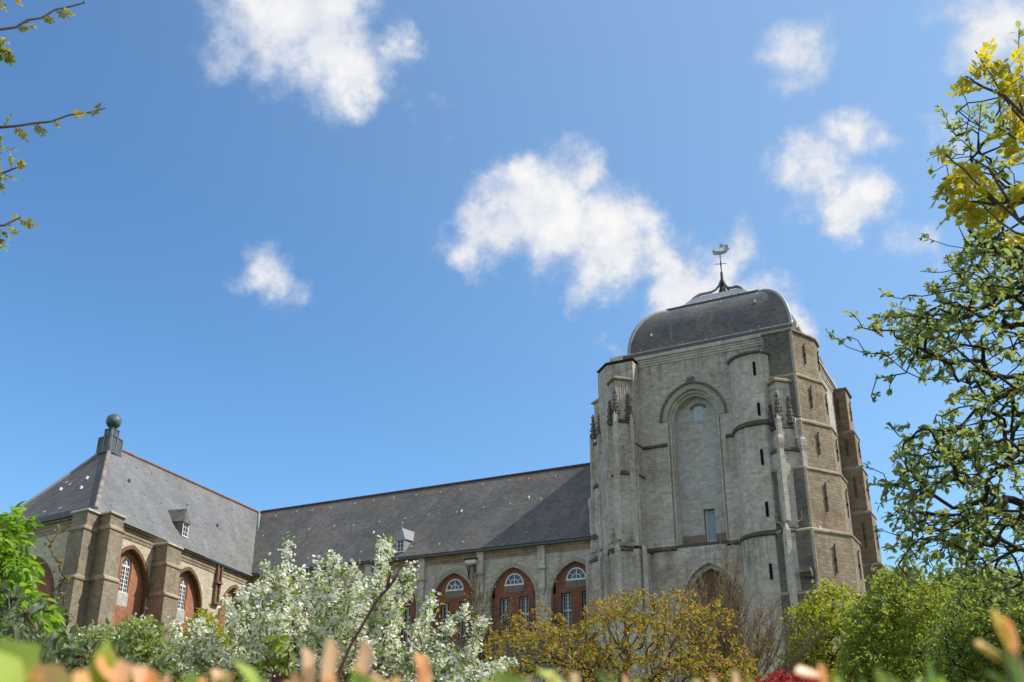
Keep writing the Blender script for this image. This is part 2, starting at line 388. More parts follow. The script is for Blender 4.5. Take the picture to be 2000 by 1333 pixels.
def offset_poly(pl, o):
    """offset an open/closed plan polygon (counter-clockwise seen from above) outwards by o"""
    n = len(pl); res = []
    for k in range(n):
        p0, p1, p2 = V(pl[k - 1]).to_3d(), V(pl[k]).to_3d(), V(pl[(k + 1) % n]).to_3d()
        d1 = (p1 - p0).normalized(); d2 = (p2 - p1).normalized()
        n1 = V((d1.y, -d1.x, 0)); n2 = V((d2.y, -d2.x, 0)); bis = (n1 + n2); bis /= max(.4, 1 + n1.dot(n2))
        q = p1 + bis * o; res.append((q.x, q.y))
    return res
def staged(stages, parent, name, mat, ledge_name='string_course', ledge_mat=None, over=.13, cap=True):
    """stages: list from the ground up of (plan polygon, z0, z1); sloped set-offs and a drip ledge between them"""
    b_ = MB(); ledges = []
    for k, (pl, z0, z1) in enumerate(stages):
        b_.prism(pl, z0, z1, top=(k == len(stages) - 1), bot=False)
        if k < len(stages) - 1:
            up, u0, u1 = stages[k + 1]
            l_ = MB(); ledges.append(l_); l_.loft([(offset_poly(pl, .02), z1 - .16), (offset_poly(pl, over), z1 - .12), (offset_poly(pl, over), z1), (offset_poly(up, .004), u0)], top=False)
    o = b_.build(name, mat, parent)
    for l_ in ledges: l_.build(ledge_name, ledge_mat or M['ledge'], o)
    if cap:
        pl, z0, z1 = stages[-1]
        c_ = MB(); c_.loft([(offset_poly(pl, .02), z1), (offset_poly(pl, .16), z1 + .05), (offset_poly(pl, .16), z1 + .17), (offset_poly(pl, -.1), z1 + .25)])
        c_.build('coping', ledge_mat or M['ledge'], o)
    return o

# ------------------------------------------------------------------ church tower
fT = Frame((-21.36, 70, 0), (1, 0, 0), (0, 1, 0))          # front wall, s = 0 on the axis of the blind window
W0, W1 = -25.74 + 21.36, -14.6 + 21.36
A1 = dict(c=0, base=16.6, spring=26.55, curve=pointed(2.12, 2.42, 14), depth=.22)
A2 = dict(c=.0, base=16.6, spring=26.55, curve=pointed(1.93, 2.2, 14), depth=.22)
A3 = dict(c=0, base=16.6, spring=26.55, curve=pointed(1.76, 2.0, 14), depth=.55)
wall = MB(); arch_wall(wall, fT, W0, W1, 16.4, 32.7, [A1])
fT2 = Frame((-21.36, 69.82, 0), (1, 0, 0), (0, 1, 0))
L1 = dict(c=.46, base=0.0, spring=12.3, curve=pointed(2.05, 2.75, 12), depth=.3)
L2 = dict(c=.46, base=0.0, spring=12.3, curve=pointed(1.78, 2.4, 12), depth=.4)
arch_wall(wall, fT2, W0, W1, 0, 16.3, [L1])
wall.poly([(-25.74, 69.82, 16.3), (-14.6, 69.82, 16.3), (-14.6, 70, 16.4), (-25.74, 70, 16.4)])
# side and back walls
wall.poly([(-12.75, 72.5, 0), (-12.75, 84, 0), (-12.75, 84, 32.7), (-12.75, 72.5, 32.7)])
wall.poly([(-28.15, 84, 0), (-28.15, 72, 0), (-28.15, 72, 32.7), (-28.15, 84, 32.7)])
wall.poly([(-12.75, 86.4, 0), (-28.15, 86.4, 0), (-28.15, 86.4, 32.7), (-12.75, 86.4, 32.7)])
tw = wall.build('tower_wall', M['tower'], church)
nb = MB()
ring = lambda A, B, d: (arch_wall(nb, fT, A['c'] - 2.12 if A is A1 else A['c'] - 1.93, A['c'] + 2.12 if A is A1 else A['c'] + 1.93, 16.6, 29.2, [], d))
def niche_ring(mb, fr, A, B, d):
    """face between outer arch A and inner arch B at depth d, then the reveal of B"""
    ca = [(A['c'] + x, A['spring'] + z) for x, z in A['curve']]; cb = [(B['c'] + x, B['spring'] + z) for x, z in B['curve']]
    ca = [(ca[0][0], A['base'])] + ca + [(ca[-1][0], A['base'])]; cb = [(cb[0][0], B['base'])] + cb + [(cb[-1][0], B['base'])]
    for k in range(len(ca) - 1):
        mb.poly([fr.P(*ca[k], d), fr.P(*ca[k + 1], d), fr.P(*cb[k + 1], d), fr.P(*cb[k], d)])
        mb.poly([fr.P(*cb[k], d), fr.P(*cb[k + 1], d), fr.P(*cb[k + 1], d + B['depth']), fr.P(*cb[k], d + B['depth'])])
niche_ring(nb, fT, A1, A2, .22); niche_ring(nb, fT, A2, A3, .44)
nm = nb.build('blind_window', M['tower_light'], church)
bk = MB()
# back of the niche with door and hatch openings left out
D0 = .99
def niche_back(mb, z0, z1, s0, s1): mb.poly([fT.P(s0, z0, D0), fT.P(s1, z0, D0), fT.P(s1, z1, D0), fT.P(s0, z1, D0)])
DL, DR, DT = -.02, .86, 19.4     # door, shifted for the depth of the niche
niche_back(bk, 17.45, DT, -1.76, DL); niche_back(bk, 17.45, DT, DR, 1.76)
niche_back(bk, DT, 26.55, -1.76, 1.76)
cv = [(x, 26.55 + z) for x, z in A3['curve']]
bk.poly([fT.P(x, z, D0) for x, z in cv][::-1])
for s_ in (DL, DR): bk.poly([fT.P(s_, 16.6, D0), fT.P(s_, DT, D0), fT.P(s_, DT, D0 + .5), fT.P(s_, 16.6, D0 + .5)])
bk.poly([fT.P(DL, DT, D0), fT.P(DR, DT, D0), fT.P(DR, DT, D0 + .5), fT.P(DL, DT, D0 + .5)])
bk.build('infill', M['plaster'], nm)
apr = plain('pinkish_brick', (.30, .22, .18), .9, .1, .4, scale=3)
for s0_, s1_ in ((-1.76, DL), (DR, 1.76)):
    b = MB(); b.poly([fT.P(s0_, 16.6, D0), fT.P(s1_, 16.6, D0), fT.P(s1_, 17.45, D0), fT.P(s0_, 17.45, D0)])
    b.build('brick_apron', apr, nm)
b = MB(); b.obox(fT.P(-1.9, 16.45, -.12), V((3.9, 0, 0)), V((0, 1.1, 0)), V((0, 0, .16))); b.build('sill', M['ledge'], nm)
b = MB(); arch_ring(b, fT, 0, 26.55, pointed(2.12, 2.42, 16), pointed(2.56, 2.88, 16), -.05, .05); b.build('archivolt', M['voussoir'], nm)
b = MB(); arch_ring(b, fT, 0, 26.55, pointed(2.57, 2.89, 16), pointed(2.74, 3.06, 16), -.17, .05)
b.obox(fT.P(-.28, 29.55, -.14), V((.56, 0, 0)), V((0, .2, 0)), V((0, 0, .42))); b.build('hood_mould', M['tower_dark'], nm)
for sx, bz in ((-2.0, 16.9), (1.86, 16.9)):
    b = MB(); b.tube([fT.P(sx + .07, bz, .12), fT.P(sx + .07, 26.5, .12)], .075, 7); b.build('jamb_shaft', M['tower_light'], nm)
# door of the niche
d_ = MB(); frame_bar(d_, fT, DL + .05, DR - .05, 17.0, DT - .05, D0 + .3, D0 + .36)
dr = d_.build('tower_door', M['slategrey_paint'], nm)
d_ = MB(); frame_bar(d_, fT, DL + .05, DL + .2, 16.7, DT - .05, D0 + .24, D0 + .3); frame_bar(d_, fT, DL + .2, DR - .05, 16.7, 17.0, D0 + .24, D0 + .36); d_.build('door_frame', M['white_grey'], nm)
# small pale hatch
h_ = MB(); cvh = [(.16 + x, 27.62 + z) for x, z in semi(.38, .16, 5)]
pts = [(-.22, 26.55)] + cvh + [(.54, 26.55)]
h_.poly([fT.P(x, z, D0 - .03) for x, z in pts][::-1]); h_.poly([fT.P(x, z, D0 - .001) for x, z in pts])
hs = h_.build('shutter', plain('pale_blue_shutter', (.46, .55, .68), .6, .3, .12), nm)
h_ = MB(); frame_bar(h_, fT, .06, .29, 27.1, 27.42, D0 - .06, D0 - .02); h_.build('vent', M['plaster'], nm)
h_ = MB(); arch_ring(h_, fT, .16, 27.58, semi(.42, .2, 5), semi(.66, .46, 5), D0 - .05, D0 - .001); h_.build('brick_arch', M['tower_dark'], nm)
# lower blind arch
lw = MB(); niche_ring(lw, fT2, L1, L2, .3); lo = lw.build('low_arch', M['tower_light'], church)
lw = MB(); arch_fill(lw, fT2, L2, .7); lw.build('infill', M['brick_arch'], lo)
lw = MB(); arch_ring(lw, fT2, .46, 12.3, pointed(2.05, 2.75, 12), pointed(2.28, 3.0, 12), -.09, .05); lw.build('hood_mould', M['tower_light'], lo)
# string courses on the front wall
for x0, x1, z in ((-25.72, -23.6, 24.65), (-18.9, -17.9, 24.65)):
    b = MB(); b.loft([([(x0, 69.9), (x1, 69.9), (x1, 70.1), (x0, 70.1)], z - .14), ([(x0, 69.82), (x1, 69.82), (x1, 70.1), (x0, 70.1)], z - .09), ([(x0, 69.82), (x1, 69.82), (x1, 70.1), (x0, 70.1)], z), ([(x0, 69.98), (x1, 69.98), (x1, 70.1), (x0, 70.1)], z + .15)])
    b.build('string_course', M['ledge'], church)
for x0, x1 in ((-25.7, -23.28), (-19.4, -17.9)):
    b = MB(); b.loft([([(x0, 69.75), (x1, 69.75), (x1, 70.1), (x0, 70.1)], 16.2), ([(x0, 69.62), (x1, 69.62), (x1, 70.1), (x0, 70.1)], 16.27), ([(x0, 69.62), (x1, 69.62), (x1, 70.1), (x0, 70.1)], 16.38), ([(x0, 69.98), (x1, 69.98), (x1, 70.1), (x0, 70.1)], 16.6)])
    b.build('string_course', M['ledge'], church)
# cornice of the tower
b = MB()
for k, (z0, z1, o) in enumerate(((31.55, 31.75, .06), (31.753, 31.95, .12), (31.953, 32.15, .18), (32.153, 32.35, .30), (32.353, 32.95, .05))):
    b.box(-28.15 - o, -12.75 + o, 70 - o, 86.4 + o, z0, z1)
b.build('tower_cornice', M['tower_light'], church)

# stair turret beside the blind window
def tur(d, w_=0.0):
    return [(-17.92, 70.2), (-17.92, 69.05 - d), (-17.5, 68.5 - d), (-16.8, 68.02 - d), (-15.9, 67.9 - d), (-15.25, 67.98 - d), (-14.85, 68.6 - d), (-14.7, 70.2)]
ts = staged([(tur(.85), 0, 16.2), (tur(.25), 16.55, 24.5), (tur(.0), 24.85, 30.15)], church, 'stair_turret', M['tower_light'], cap=False)
c_ = MB(); p = tur(0); c_.loft([(offset_poly(p, .03), 30.1), (offset_poly(p, .17), 30.16), (offset_poly(p, .17), 30.32), ([(-17.9, 70.1), (-17.6, 69.6), (-17.2, 69.4), (-16.8, 69.3), (-15.9, 69.3), (-15.3, 69.3), (-15.0, 69.4), (-14.8, 70.1)], 30.95)]); c_.build('coping', M['tower_dark'], ts)
def slit(z0, z1, x, y, ww=.10):
    b_ = MB(); b_.box(x - ww, x + ww, y - .02, y + .12, z0, z1); return b_.build('arrow_slit', M['void'], ts)
slit(28.35, 29.45, -15.75, 67.905); slit(25.15, 26.15, -15.7, 67.905); slit(21.3, 22.5, -15.75, 67.655); slit(17.5, 18.6, -15.75, 67.655); slit(13.0, 14.1, -15.75, 67.055)

# corner piers
def fr_pier():
    mk = lambda A, B, C, fx: [(-15.05, A[1]), A, B, C, (-13.2, C[1]), (-13.2, 70.6), (-15.05, 70.6)]
    S = [(mk((-12.55, 66.5), (-10.42, 70.0), (-10.42, 73.7), 0), 0, 11.9),
         (mk((-12.7, 66.95), (-10.66, 70.15), (-10.66, 73.5), 0), 12.1, 16.2),
         (mk((-12.85, 67.7), (-11.0, 70.75), (-11.0, 73.3), 0), 16.5, 20.8),
         (mk((-12.93, 68.3), (-11.25, 71.05), (-11.25, 73.2), 0), 21.05, 24.5),
         (mk((-12.97, 68.6), (-11.6, 71.3), (-11.6, 73.1), 0), 24.8, 28.2),
         (mk((-13.0, 68.8), (-11.82, 71.4), (-11.82, 73.0), 0), 28.4, 31.75)]
    return S
fp = staged(fr_pier(), church, 'corner_pier', M['tower_brown'], ledge_mat=M['cornice'], over=.09)
# pale limestone skin of the pier's front face, and the pale quoin roll on its edge
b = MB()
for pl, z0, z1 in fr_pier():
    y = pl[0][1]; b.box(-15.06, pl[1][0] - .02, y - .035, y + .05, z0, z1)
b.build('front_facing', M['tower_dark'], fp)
b = MB()
for pl, z0, z1 in fr_pier(): b.tube([(pl[1][0] + .01, pl[1][1] - .01, z0), (pl[1][0] + .01, pl[1][1] - .01, z1)], .13, 6, smooth=False)
b.build('quoin_roll', M['voussoir'], fp)
def br_pier():
    mk = lambda x, y: [(-13.2, y), (x, y), (x, y + 2.5), (x - 1.2, y + 4.6), (-13.2, y + 4.6)]
    return [(mk(-10.35, 82.7), 0, 11.9), (mk(-10.55, 82.95), 12.1, 16.2), (mk(-10.85, 83.2), 16.5, 20.6), (mk(-11.1, 83.35), 20.9, 24.5), (mk(-11.38, 83.5), 24.8, 27.8), (mk(-11.7, 83.65), 28.1, 31.75)]
bp_ = staged(br_pier(), church, 'corner_pier', M['tower_brown'], ledge_mat=M['tower_dark'], over=.06)
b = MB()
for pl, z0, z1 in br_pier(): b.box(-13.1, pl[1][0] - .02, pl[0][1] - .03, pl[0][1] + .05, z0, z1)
b.build('front_facing', M['brown_shaded'], bp_)  # shade of this sunless side is put into the facing's colour
def fl_pier():
    return [([(-25.55, 67.75), (-25.55, 70.6), (-28.4, 73), (-30.5, 73), (-30.5, 70.95), (-29.5, 70.55), (-27.85, 67.75)][::-1], 0, 16.2),
            ([(-25.62, 68.05), (-25.62, 70.6), (-28.2, 73), (-30.1, 73), (-30.1, 70.75), (-27.95, 68.05)][::-1], 16.5, 24.5),
            ([(-25.72, 68.7), (-25.72, 70.6), (-28.2, 73), (-29.4, 73), (-29.4, 70.15), (-27.98, 68.7)][::-1], 24.8, 31.75)]
lp = staged([(p[::-1] if False else p, a, c) for p, a, c in fl_pier()], church, 'corner_pier', M['tower'], over=.1)
bl = staged([([(-29.4, 83.6), (-28, 83.6), (-26, 87.4), (-28, 87.4), (-29.4, 86)], 0, 31.75)], church, 'corner_pier', M['tower'])

# diamond buttresses with shafts, corbels and crumbling pinnacles on the piers
def prow(cx, cy, zcap, zs, hw, back, ang=0.0, corb=22.4):
    """cx, cy = front corner at the top stage; the two faces run back at 45 degrees"""
    rot = lambda x, y: (cx + x * math.cos(ang) - y * math.sin(ang), cy + x * math.sin(ang) + y * math.cos(ang))
    mk = lambda g: [rot(0, -g), rot(hw + g, hw), rot(hw + g, hw + back + 1.2), rot(-hw - g, hw + back + 1.2), rot(-hw - g, hw)]
    st = []
    for k, (z0, z1, g) in enumerate(zs): st.append((mk(g), z0, z1))
    o = staged(st, church, 'diamond_buttress', M['tower'], over=.1, cap=False)
    pl = st[-1][0]; z = st[-1][2]
    c__ = MB(); c__.loft([(offset_poly(pl, .03), z), (offset_poly(pl, .2), z + .06), (offset_poly(pl, .2), z + .2), (offset_poly(pl, .02), z + .34)])
    c__.build('coping', M['cornice'], o)
    # shafts: front corner and the two flanks, thickening stage by stage, with a corbel where they narrow
    gs = [q[2] for q in zs]
    for (ux, uy, top) in ((0, 0, zcap - 3.1), (.92, .86, zcap - 3.3), (-.92, .86, zcap - 3.6)):
        s_ = MB()
        for (za, zb, ww, g) in ((0, 16.1, .26, gs[0]), (16.9, corb - .55, .25, gs[1]), (corb + .25, top, .22, gs[2])):
            if zb <= za: continue
            fx, fy = (0, -g) if ux == 0 else (ux * (hw + g), hw * uy - g * .1)
            qx, qy = rot(fx, fy - .12); sq = [(qx, qy - ww), (qx + ww, qy), (qx, qy + ww), (qx - ww, qy)]
            s_.loft([(sq, za), (sq, zb), ([(qx, qy - .05), (qx + .05, qy), (qx, qy + .05), (qx - .05, qy)], zb + .5)])
        sh = s_.build('shaft', M['tower_light'], o)
        g = gs[1]; fx, fy = (0, -g) if ux == 0 else (ux * (hw + g), hw * uy - g * .1)
        qx, qy = rot(fx, fy - .12); k_ = MB()
        q = lambda r_: [(qx, qy - r_), (qx + r_, qy), (qx, qy + r_), (qx - r_, qy)]
        k_.loft([(q(.14), corb - .75), (q(.27), corb - .6), (q(.33), corb - .35), (q(.36), corb), (q(.36), corb + .12), (q(.22), corb + .34)])
        k_.build('corbel', M['tower'], o)
        fx, fy = ux * hw, (0 if ux == 0 else hw * uy)
        # weathered gablet and pinnacle above each shaft
        qx, qy = rot(fx * .95, fy - .13); p_ = MB()
        zz = top + .1; hgt = min(2.1, zcap - zz - .3)
        for j in range(7):
            f0 = j / 7; r0 = .27 * (1 - f0) + .05; zc = zz + f0 * hgt
            p_.loft([([(qx + r0 * math.cos(a) * 1.0, qy + r0 * math.sin(a)) for a in np.arange(6) * math.pi / 3 + j], zc), ([(qx + r0 * .72 * math.cos(a), qy + r0 * .72 * math.sin(a)) for a in np.arange(6) * math.pi / 3 + j], zc + hgt / 7)])
            for a in (0, 2.1, 4.2):
                a += j * .9; r1 = .07
                x_, y_ = qx + (r0 + .03) * math.cos(a), qy + (r0 + .03) * math.sin(a)
                p_.loft([([(x_ + r1 * math.cos(t_), y_ + r1 * math.sin(t_)) for t_ in np.arange(4) * math.pi / 2], zc), ([(x_ + r1 * .4 * math.cos(t_), y_ + r1 * .4 * math.sin(t_)) for t_ in np.arange(4) * math.pi / 2], zc + .16)])
        p_.build('pinnacle', M['tower_dark'], o)
    # dark tracery panels sunk between the shafts
    for sgn in (1, -1):
        for (za, zb, g) in ((17.4, corb - .6, .16), (corb + .5, zcap - 3.6, .05), (zcap - 3.3, zcap - .5, .01)):
            a0 = V((*rot(0, -g), 0)); a1 = V((*rot(sgn * (hw + g), hw), 0)); d = (a1 - a0); nrm = V((d.y, -d.x, 0)).normalized() * (1 if sgn > 0 else -1)
            for f0, f1 in ((.3, .47), (.57, .74)):
                t_ = MB(); t_.obox(a0 + d * f0 + V((0, 0, za)) + nrm * .03, d * .03, -nrm * .08, V((0, 0, zb - za))); t_.obox(a0 + d * f1 + V((0, 0, za)) + nrm * .03, d * .03, -nrm * .08, V((0, 0, zb - za)))
                c0 = a0 + d * (f0 + f1 + .03) / 2; wv = d * ((f1 - f0 + .03) / 2)
                cvp = pointed(1.0, 1.25, 4)
                pts_ = [c0 + wv * x + V((0, 0, zb + z_ * wv.length)) + nrm * .015 for x, z_ in cvp]
                t_.tube(pts_, .045, 4, smooth=False)
                t_.build('tracery', M['tower_light'], o)
    # ogee gablets where the lower stage ends
    for sgn in (1, -1):
        g = zs[0][2]
        a0 = V((*rot(0, -g * .7), 0)); a1 = V((*rot(sgn * (hw + g * .7), hw), 0)); d = a1 - a0; c0 = (a0 + a1) / 2
        nrm = V((d.y, -d.x, 0)).normalized() * (1 if sgn > 0 else -1)
        og = [(-.46, -.1), (-.40, .18), (-.25, .42), (-.08, .55), (0, .85), (.08, .55), (.25, .42), (.40, .18), (.46, -.1)]
        t_ = MB(); t_.tube([c0 + d * x * .62 + V((0, 0, 16.55 + z_ * .8)) + nrm * .05 for x, z_ in og], .07, 5, smooth=False)
        t_.tube([c0 + V((0, 0, 17.3)) + nrm * .05, c0 + V((0, 0, 17.75)) + nrm * .05], [.05, .03], 5); t_.tube([c0 + V((-.12, 0, 17.55)) + nrm * .05, c0 + V((.12, 0, 17.55)) + nrm * .05], .05, 5)
        t_.build('gablet', M['voussoir'], o)
    return o
ZS = lambda top: [(0, 16.2, .75), (16.5, 22.2, .32), (22.45, top - 3.5, .16), (top - 3.3, top, .0)]
prow(-26.9, 67.72, 30.0, ZS(30.0), .9, .3, corb=22.5)
prow(-14.25, 67.72, 27.5, [(0, 16.2, 1.25), (16.5, 22.2, .62), (22.45, 24.0, .3), (24.2, 27.5, .0)], .8, .3, corb=22.8)
prow(-30.1, 70.8, 29.4, ZS(29.4), .8, .3, ang=-R(80), corb=21.0)
# gargoyle stump on the right-hand buttress
b = MB(); b.loft([([(-13.5, 66.3), (-12.9, 66.3), (-12.9, 66.9), (-13.5, 66.9)], 12.9), ([(-13.6, 65.9), (-12.85, 65.9), (-12.85, 66.9), (-13.6, 66.9)], 13.15), ([(-13.55, 66.0), (-12.95, 66.0), (-12.95, 66.9), (-13.55, 66.9)], 13.5)]); b.build('gargoyle', M['tower_dark'], church)

# iron wall anchors
def anchor(p, tang, nrm, L, lean=.0):
    b_ = MB(); p = V(p); tang = V(tang).normalized(); nrm = V(nrm).normalized(); q = p + nrm * .08
    up = V((0, 0, 1)) + tang * lean
    b_.obox(q - tang * .045 - up * L * .5 - nrm * .04, tang * .09, nrm * .08, up * L)
    b_.obox(q - tang * .07 - up * .1 - nrm * .05, tang * .14, nrm * .12, up * .2)
    b_.tube([p - nrm * .05, q], .05, 6)
    b_.tube([q + up * L * .5, q + up * (L * .5 + .12) + nrm * .1], .05, 5)
    return b_.build('wall_anchor', M['iron'], church)
for pl, z0, z1 in fr_pier()[1:]:
    A, B, C = V((*pl[1], 0)), V((*pl[2], 0)), V((*pl[3], 0)); d = B - A; n_ = V((d.y, -d.x, 0))
    zc = (z0 + z1) / 2 + .1; L = min(2.1, (z1 - z0) * .46)
    anchor(A + d * .5 + V((0, 0, zc)), d, n_, L)
    d2 = C - B; anchor(B + d2 * .45 + V((0, 0, zc)), d2, V((d2.y, -d2.x, 0)), L)
for pl, z0, z1 in br_pier()[1:]:
    zc = (z0 + z1) / 2 + .1; L = min(2.0, (z1 - z0) * .46); x, y = pl[1]
    anchor((x - .75, y - .03, zc), (1, 0, 0), (0, -1, 0), L); anchor((x, y + 1.2, zc), (0, 1, 0), (1, 0, 0), L)

# dome
dc = V((-20.0, 77.6)); dh = 6.75; tc = V((-20.2, 77.9)); th_ = 3.85; DZ0, DZ1 = 32.75, 38.05
def ringpts(c, h, z, n=12):
    cs = [(-h, -h), (h, -h), (h, h), (-h, h)]; res = []
    for k in range(4):
        a, b_ = cs[k], cs[(k + 1) % 4]
        for j in range(n): f = j / n; res.append((c.x + a[0] + (b_[0] - a[0]) * f, c.y + a[1] + (b_[1] - a[1]) * f, z))
    return res
def dprof(f): # f in 0..1 along the quarter curve
    a = f * math.pi / 2
    return (1 - math.cos(a)), math.sin(a)
b = MB(); NP = 18
levels = [(dc, dh + .12, DZ0), (dc, dh + .1, DZ0 + .45)]
for k in range(NP + 1):
    u, v_ = dprof(k / NP * .86); u /= dprof(.86)[0]; v_ /= dprof(.86)[1]
    levels.append((dc.lerp(tc, u), dh + (th_ - dh) * u, DZ0 + .45 + (DZ1 - DZ0 - .45) * v_))
sides = [[], [], [], []]
for c, h, z in levels:
    r_ = ringpts(c, h, z, 1)
    for k in range(4): sides[k].append((V(r_[k]), V(r_[(k + 1) % 4])))
for k in range(4):
    b.grid([[p.lerp(q, j / 8) for j in range(9)] for p, q in sides[k]], smooth=True)
dome = b.build('dome_roof', M['slate_dome'], church)
for k in range(4):
    b = MB(); b.tube([s_[0] for s_ in sides[k]], .17, 6, smooth=True); b.build('hip_roll', M['lead'], dome)
b = MB()
for k in (1,):  # pale lead sheets along the sunny hip
    rows = []
    for p, q in sides[k]: rows.append([p + (q - p).normalized() * f + V((.02, 0, .015)) for f in (.15, .55, .95)])
    b.grid(rows, smooth=True)
b.build('hip_flashing', M['lead'], dome)
b = MB(); b.box(dc.x - dh - .22, dc.x + dh + .22, dc.y - dh - .95, dc.y + dh + .9, 32.6, 32.85); b.build('dome_gutter', M['lead_dark'], dome)
b = MB()
P4 = lambda h, z: ([(tc.x - h, tc.y - h), (tc.x + h, tc.y - h), (tc.x + h, tc.y + h), (tc.x - h, tc.y + h)], z)
b.loft([P4(3.85, 37.98), P4(4.05, 38.05), P4(4.08, 38.25), P4(3.6, 38.4)]); b.build('dome_ledge', M['lead_dark'], dome)
b = MB(); b.loft([P4(3.5, 38.39), P4(2.75, 39.0), P4(2.3, 39.55), P4(2.2, 39.7)])
lant = b.build('dome_cap', M['lead'], dome)
b = MB()
for k in range(1, 9):
    x = tc.x - 3.2 + 6.4 * k / 9; b.tube([(x, tc.y - 3.48, 38.43), (tc.x + (x - tc.x) * .8, tc.y - 2.77, 39.02)], .035, 5)
b.build('cap_seam', M['lead'], lant)
# curved iron braces, mast and ship vane
mx, my = tc.x + .02, tc.y
b = MB(); b.tube([(mx, my, 39.6), (mx, my, 41.6), (mx, my, 42.75), (mx, my, 42.76), (mx, my, 44.75)], [.17, .16, .12, .055, .04], 8); vane = b.build('weather_vane', M['iron'], church)
for sx, sy in ((-1, -1), (1, -1), (1, 1), (-1, 1)):
    b = MB(); pr = [(2.7, 39.3), (2.4, 39.75), (1.95, 40.15), (1.45, 40.36), (1.0, 40.56), (.6, 40.88), (.28, 41.35), (.08, 41.95)]
    b.tube([(mx + sx * r_ * .86, my + sy * r_ * .86, z) for r_, z in pr], [.14, .14, .14, .13, .13, .12, .12, .1], 6); b.build('brace', M['lead_dark'], vane)
for sx, sy in ((-1, 0), (1, 0), (0, -1), (0, 1)): b = MB(); b.tube([(mx + sx * .62, my + sy * .62, 39.65), (mx + sx * .05, my + sy * .05, 41.4)], .07, 5); b.build('strut', M['iron'], vane)
b = MB()
for a in (R(20), R(110)):
    c_, s_ = math.cos(a), math.sin(a); b.tube([(mx - c_ * .5, my - s_ * .5, 43.6), (mx + c_ * .5, my + s_ * .5, 43.6)], .035, 5)
b.tube([(mx, my, 43.52), (mx, my, 43.68)], .08, 6); b.build('compass_cross', M['iron'], vane)
KS = .62
b = MB(); uu = V((math.cos(R(12)), math.sin(R(12)), 0)) * KS; vv_ = V((-uu.y, uu.x, 0)); O_ = V((mx, my, 44.65)); ZK = lambda z: V((0, 0, z * KS))
secs = [(-1.05, .30, .12, .62), (-.9, -.02, .18, .56), (-.4, -.1, .22, .36), (.2, -.1, .22, .32), (.75, -.02, .18, .36), (1.1, .2, .06, .40)]
rows = []
for x, zb, wd, ztop in secs: rows.append([O_ + uu * x + vv_ * wd + ZK(ztop), O_ + uu * x + vv_ * wd * .5 + ZK(zb), O_ + uu * x - vv_ * wd * .5 + ZK(zb), O_ + uu * x - vv_ * wd + ZK(ztop)])
b.grid(rows, close=True); b.poly(rows[0]); b.poly(rows[-1][::-1])
b.tube([O_ + uu * 1.0 + ZK(.38), O_ + uu * 1.45 + ZK(.75)], .022, 5)
for x, h in ((-.75, 1.0), (-.05, 1.95), (.6, 1.6)): b.tube([O_ + uu * x + ZK(.2), O_ + uu * x + ZK(h + .1)], .022, 5)
b.tube([O_ + uu * -1.15 + ZK(.85), O_ + uu * -.45 + ZK(.45)], .02, 5)
ship = b.build('ship', M['gilt'], vane)
for x, z0, z1, wd in ((-.05, 1.0, 1.55, .42), (.6, .45, .76, .62), (.6, .82, 1.35, .5)):
    b = MB(); rows = []
    for j in range(5):
        f = j / 4; rows.append([O_ + uu * (x + .05 + .16 * math.sin(f * math.pi) + wd * g) + ZK(z0 + (z1 - z0) * f) + vv_ * .04 for g in (0, .5, 1)])
    b.grid(rows); rows2 = [[p - vv_ * .08 for p in r_] for r_ in rows]; b.grid(rows2)
    b.build('sail', M['gilt'], vane)
# snow hooks and small vents on the dome's front slope
hooks = []
def hook(p, parent, big=False, slope=V((0, -.64, -.77))):
    b_ = MB(); p = V(p); n_ = V((0, 0, 1)); x = V((1, 0, 0))
    if big:
        b_.loft([([(p.x - .08, p.y - .08), (p.x + .08, p.y - .08), (p.x + .08, p.y + .15), (p.x - .08, p.y + .15)], p.z - .06), ([(p.x - .03, p.y - .02), (p.x + .03, p.y - .02), (p.x + .02, p.y + .2), (p.x - .02, p.y + .2)], p.z + .22)])
    else:
        b_.tube([p + V((0, 0, .02)), p + slope * .26 + V((0, -.06, .02)), p + slope * .3 + V((0, -.1, .10))], .02, 5)
    return b_.build('roof_vent' if big else 'roof_hook', M['hook'], parent)
for k, lv in ((3, (.08, .2, .35, .5, .66, .82, .94)), (15, (.15, .4, .6, .9))):
    p, q = sides[0][k]
    for f in lv: hook(p.lerp(q, f) + V((0, -.03, .03)), dome, False, V((0, -.2, -.98)))
p, q = sides[0][6]; hook(p.lerp(q, .14) + V((0, -.1, 0)), dome, True); p, q = sides[0][10]; hook(p.lerp(q, .83) + V((0, -.1, .05)), dome, True)

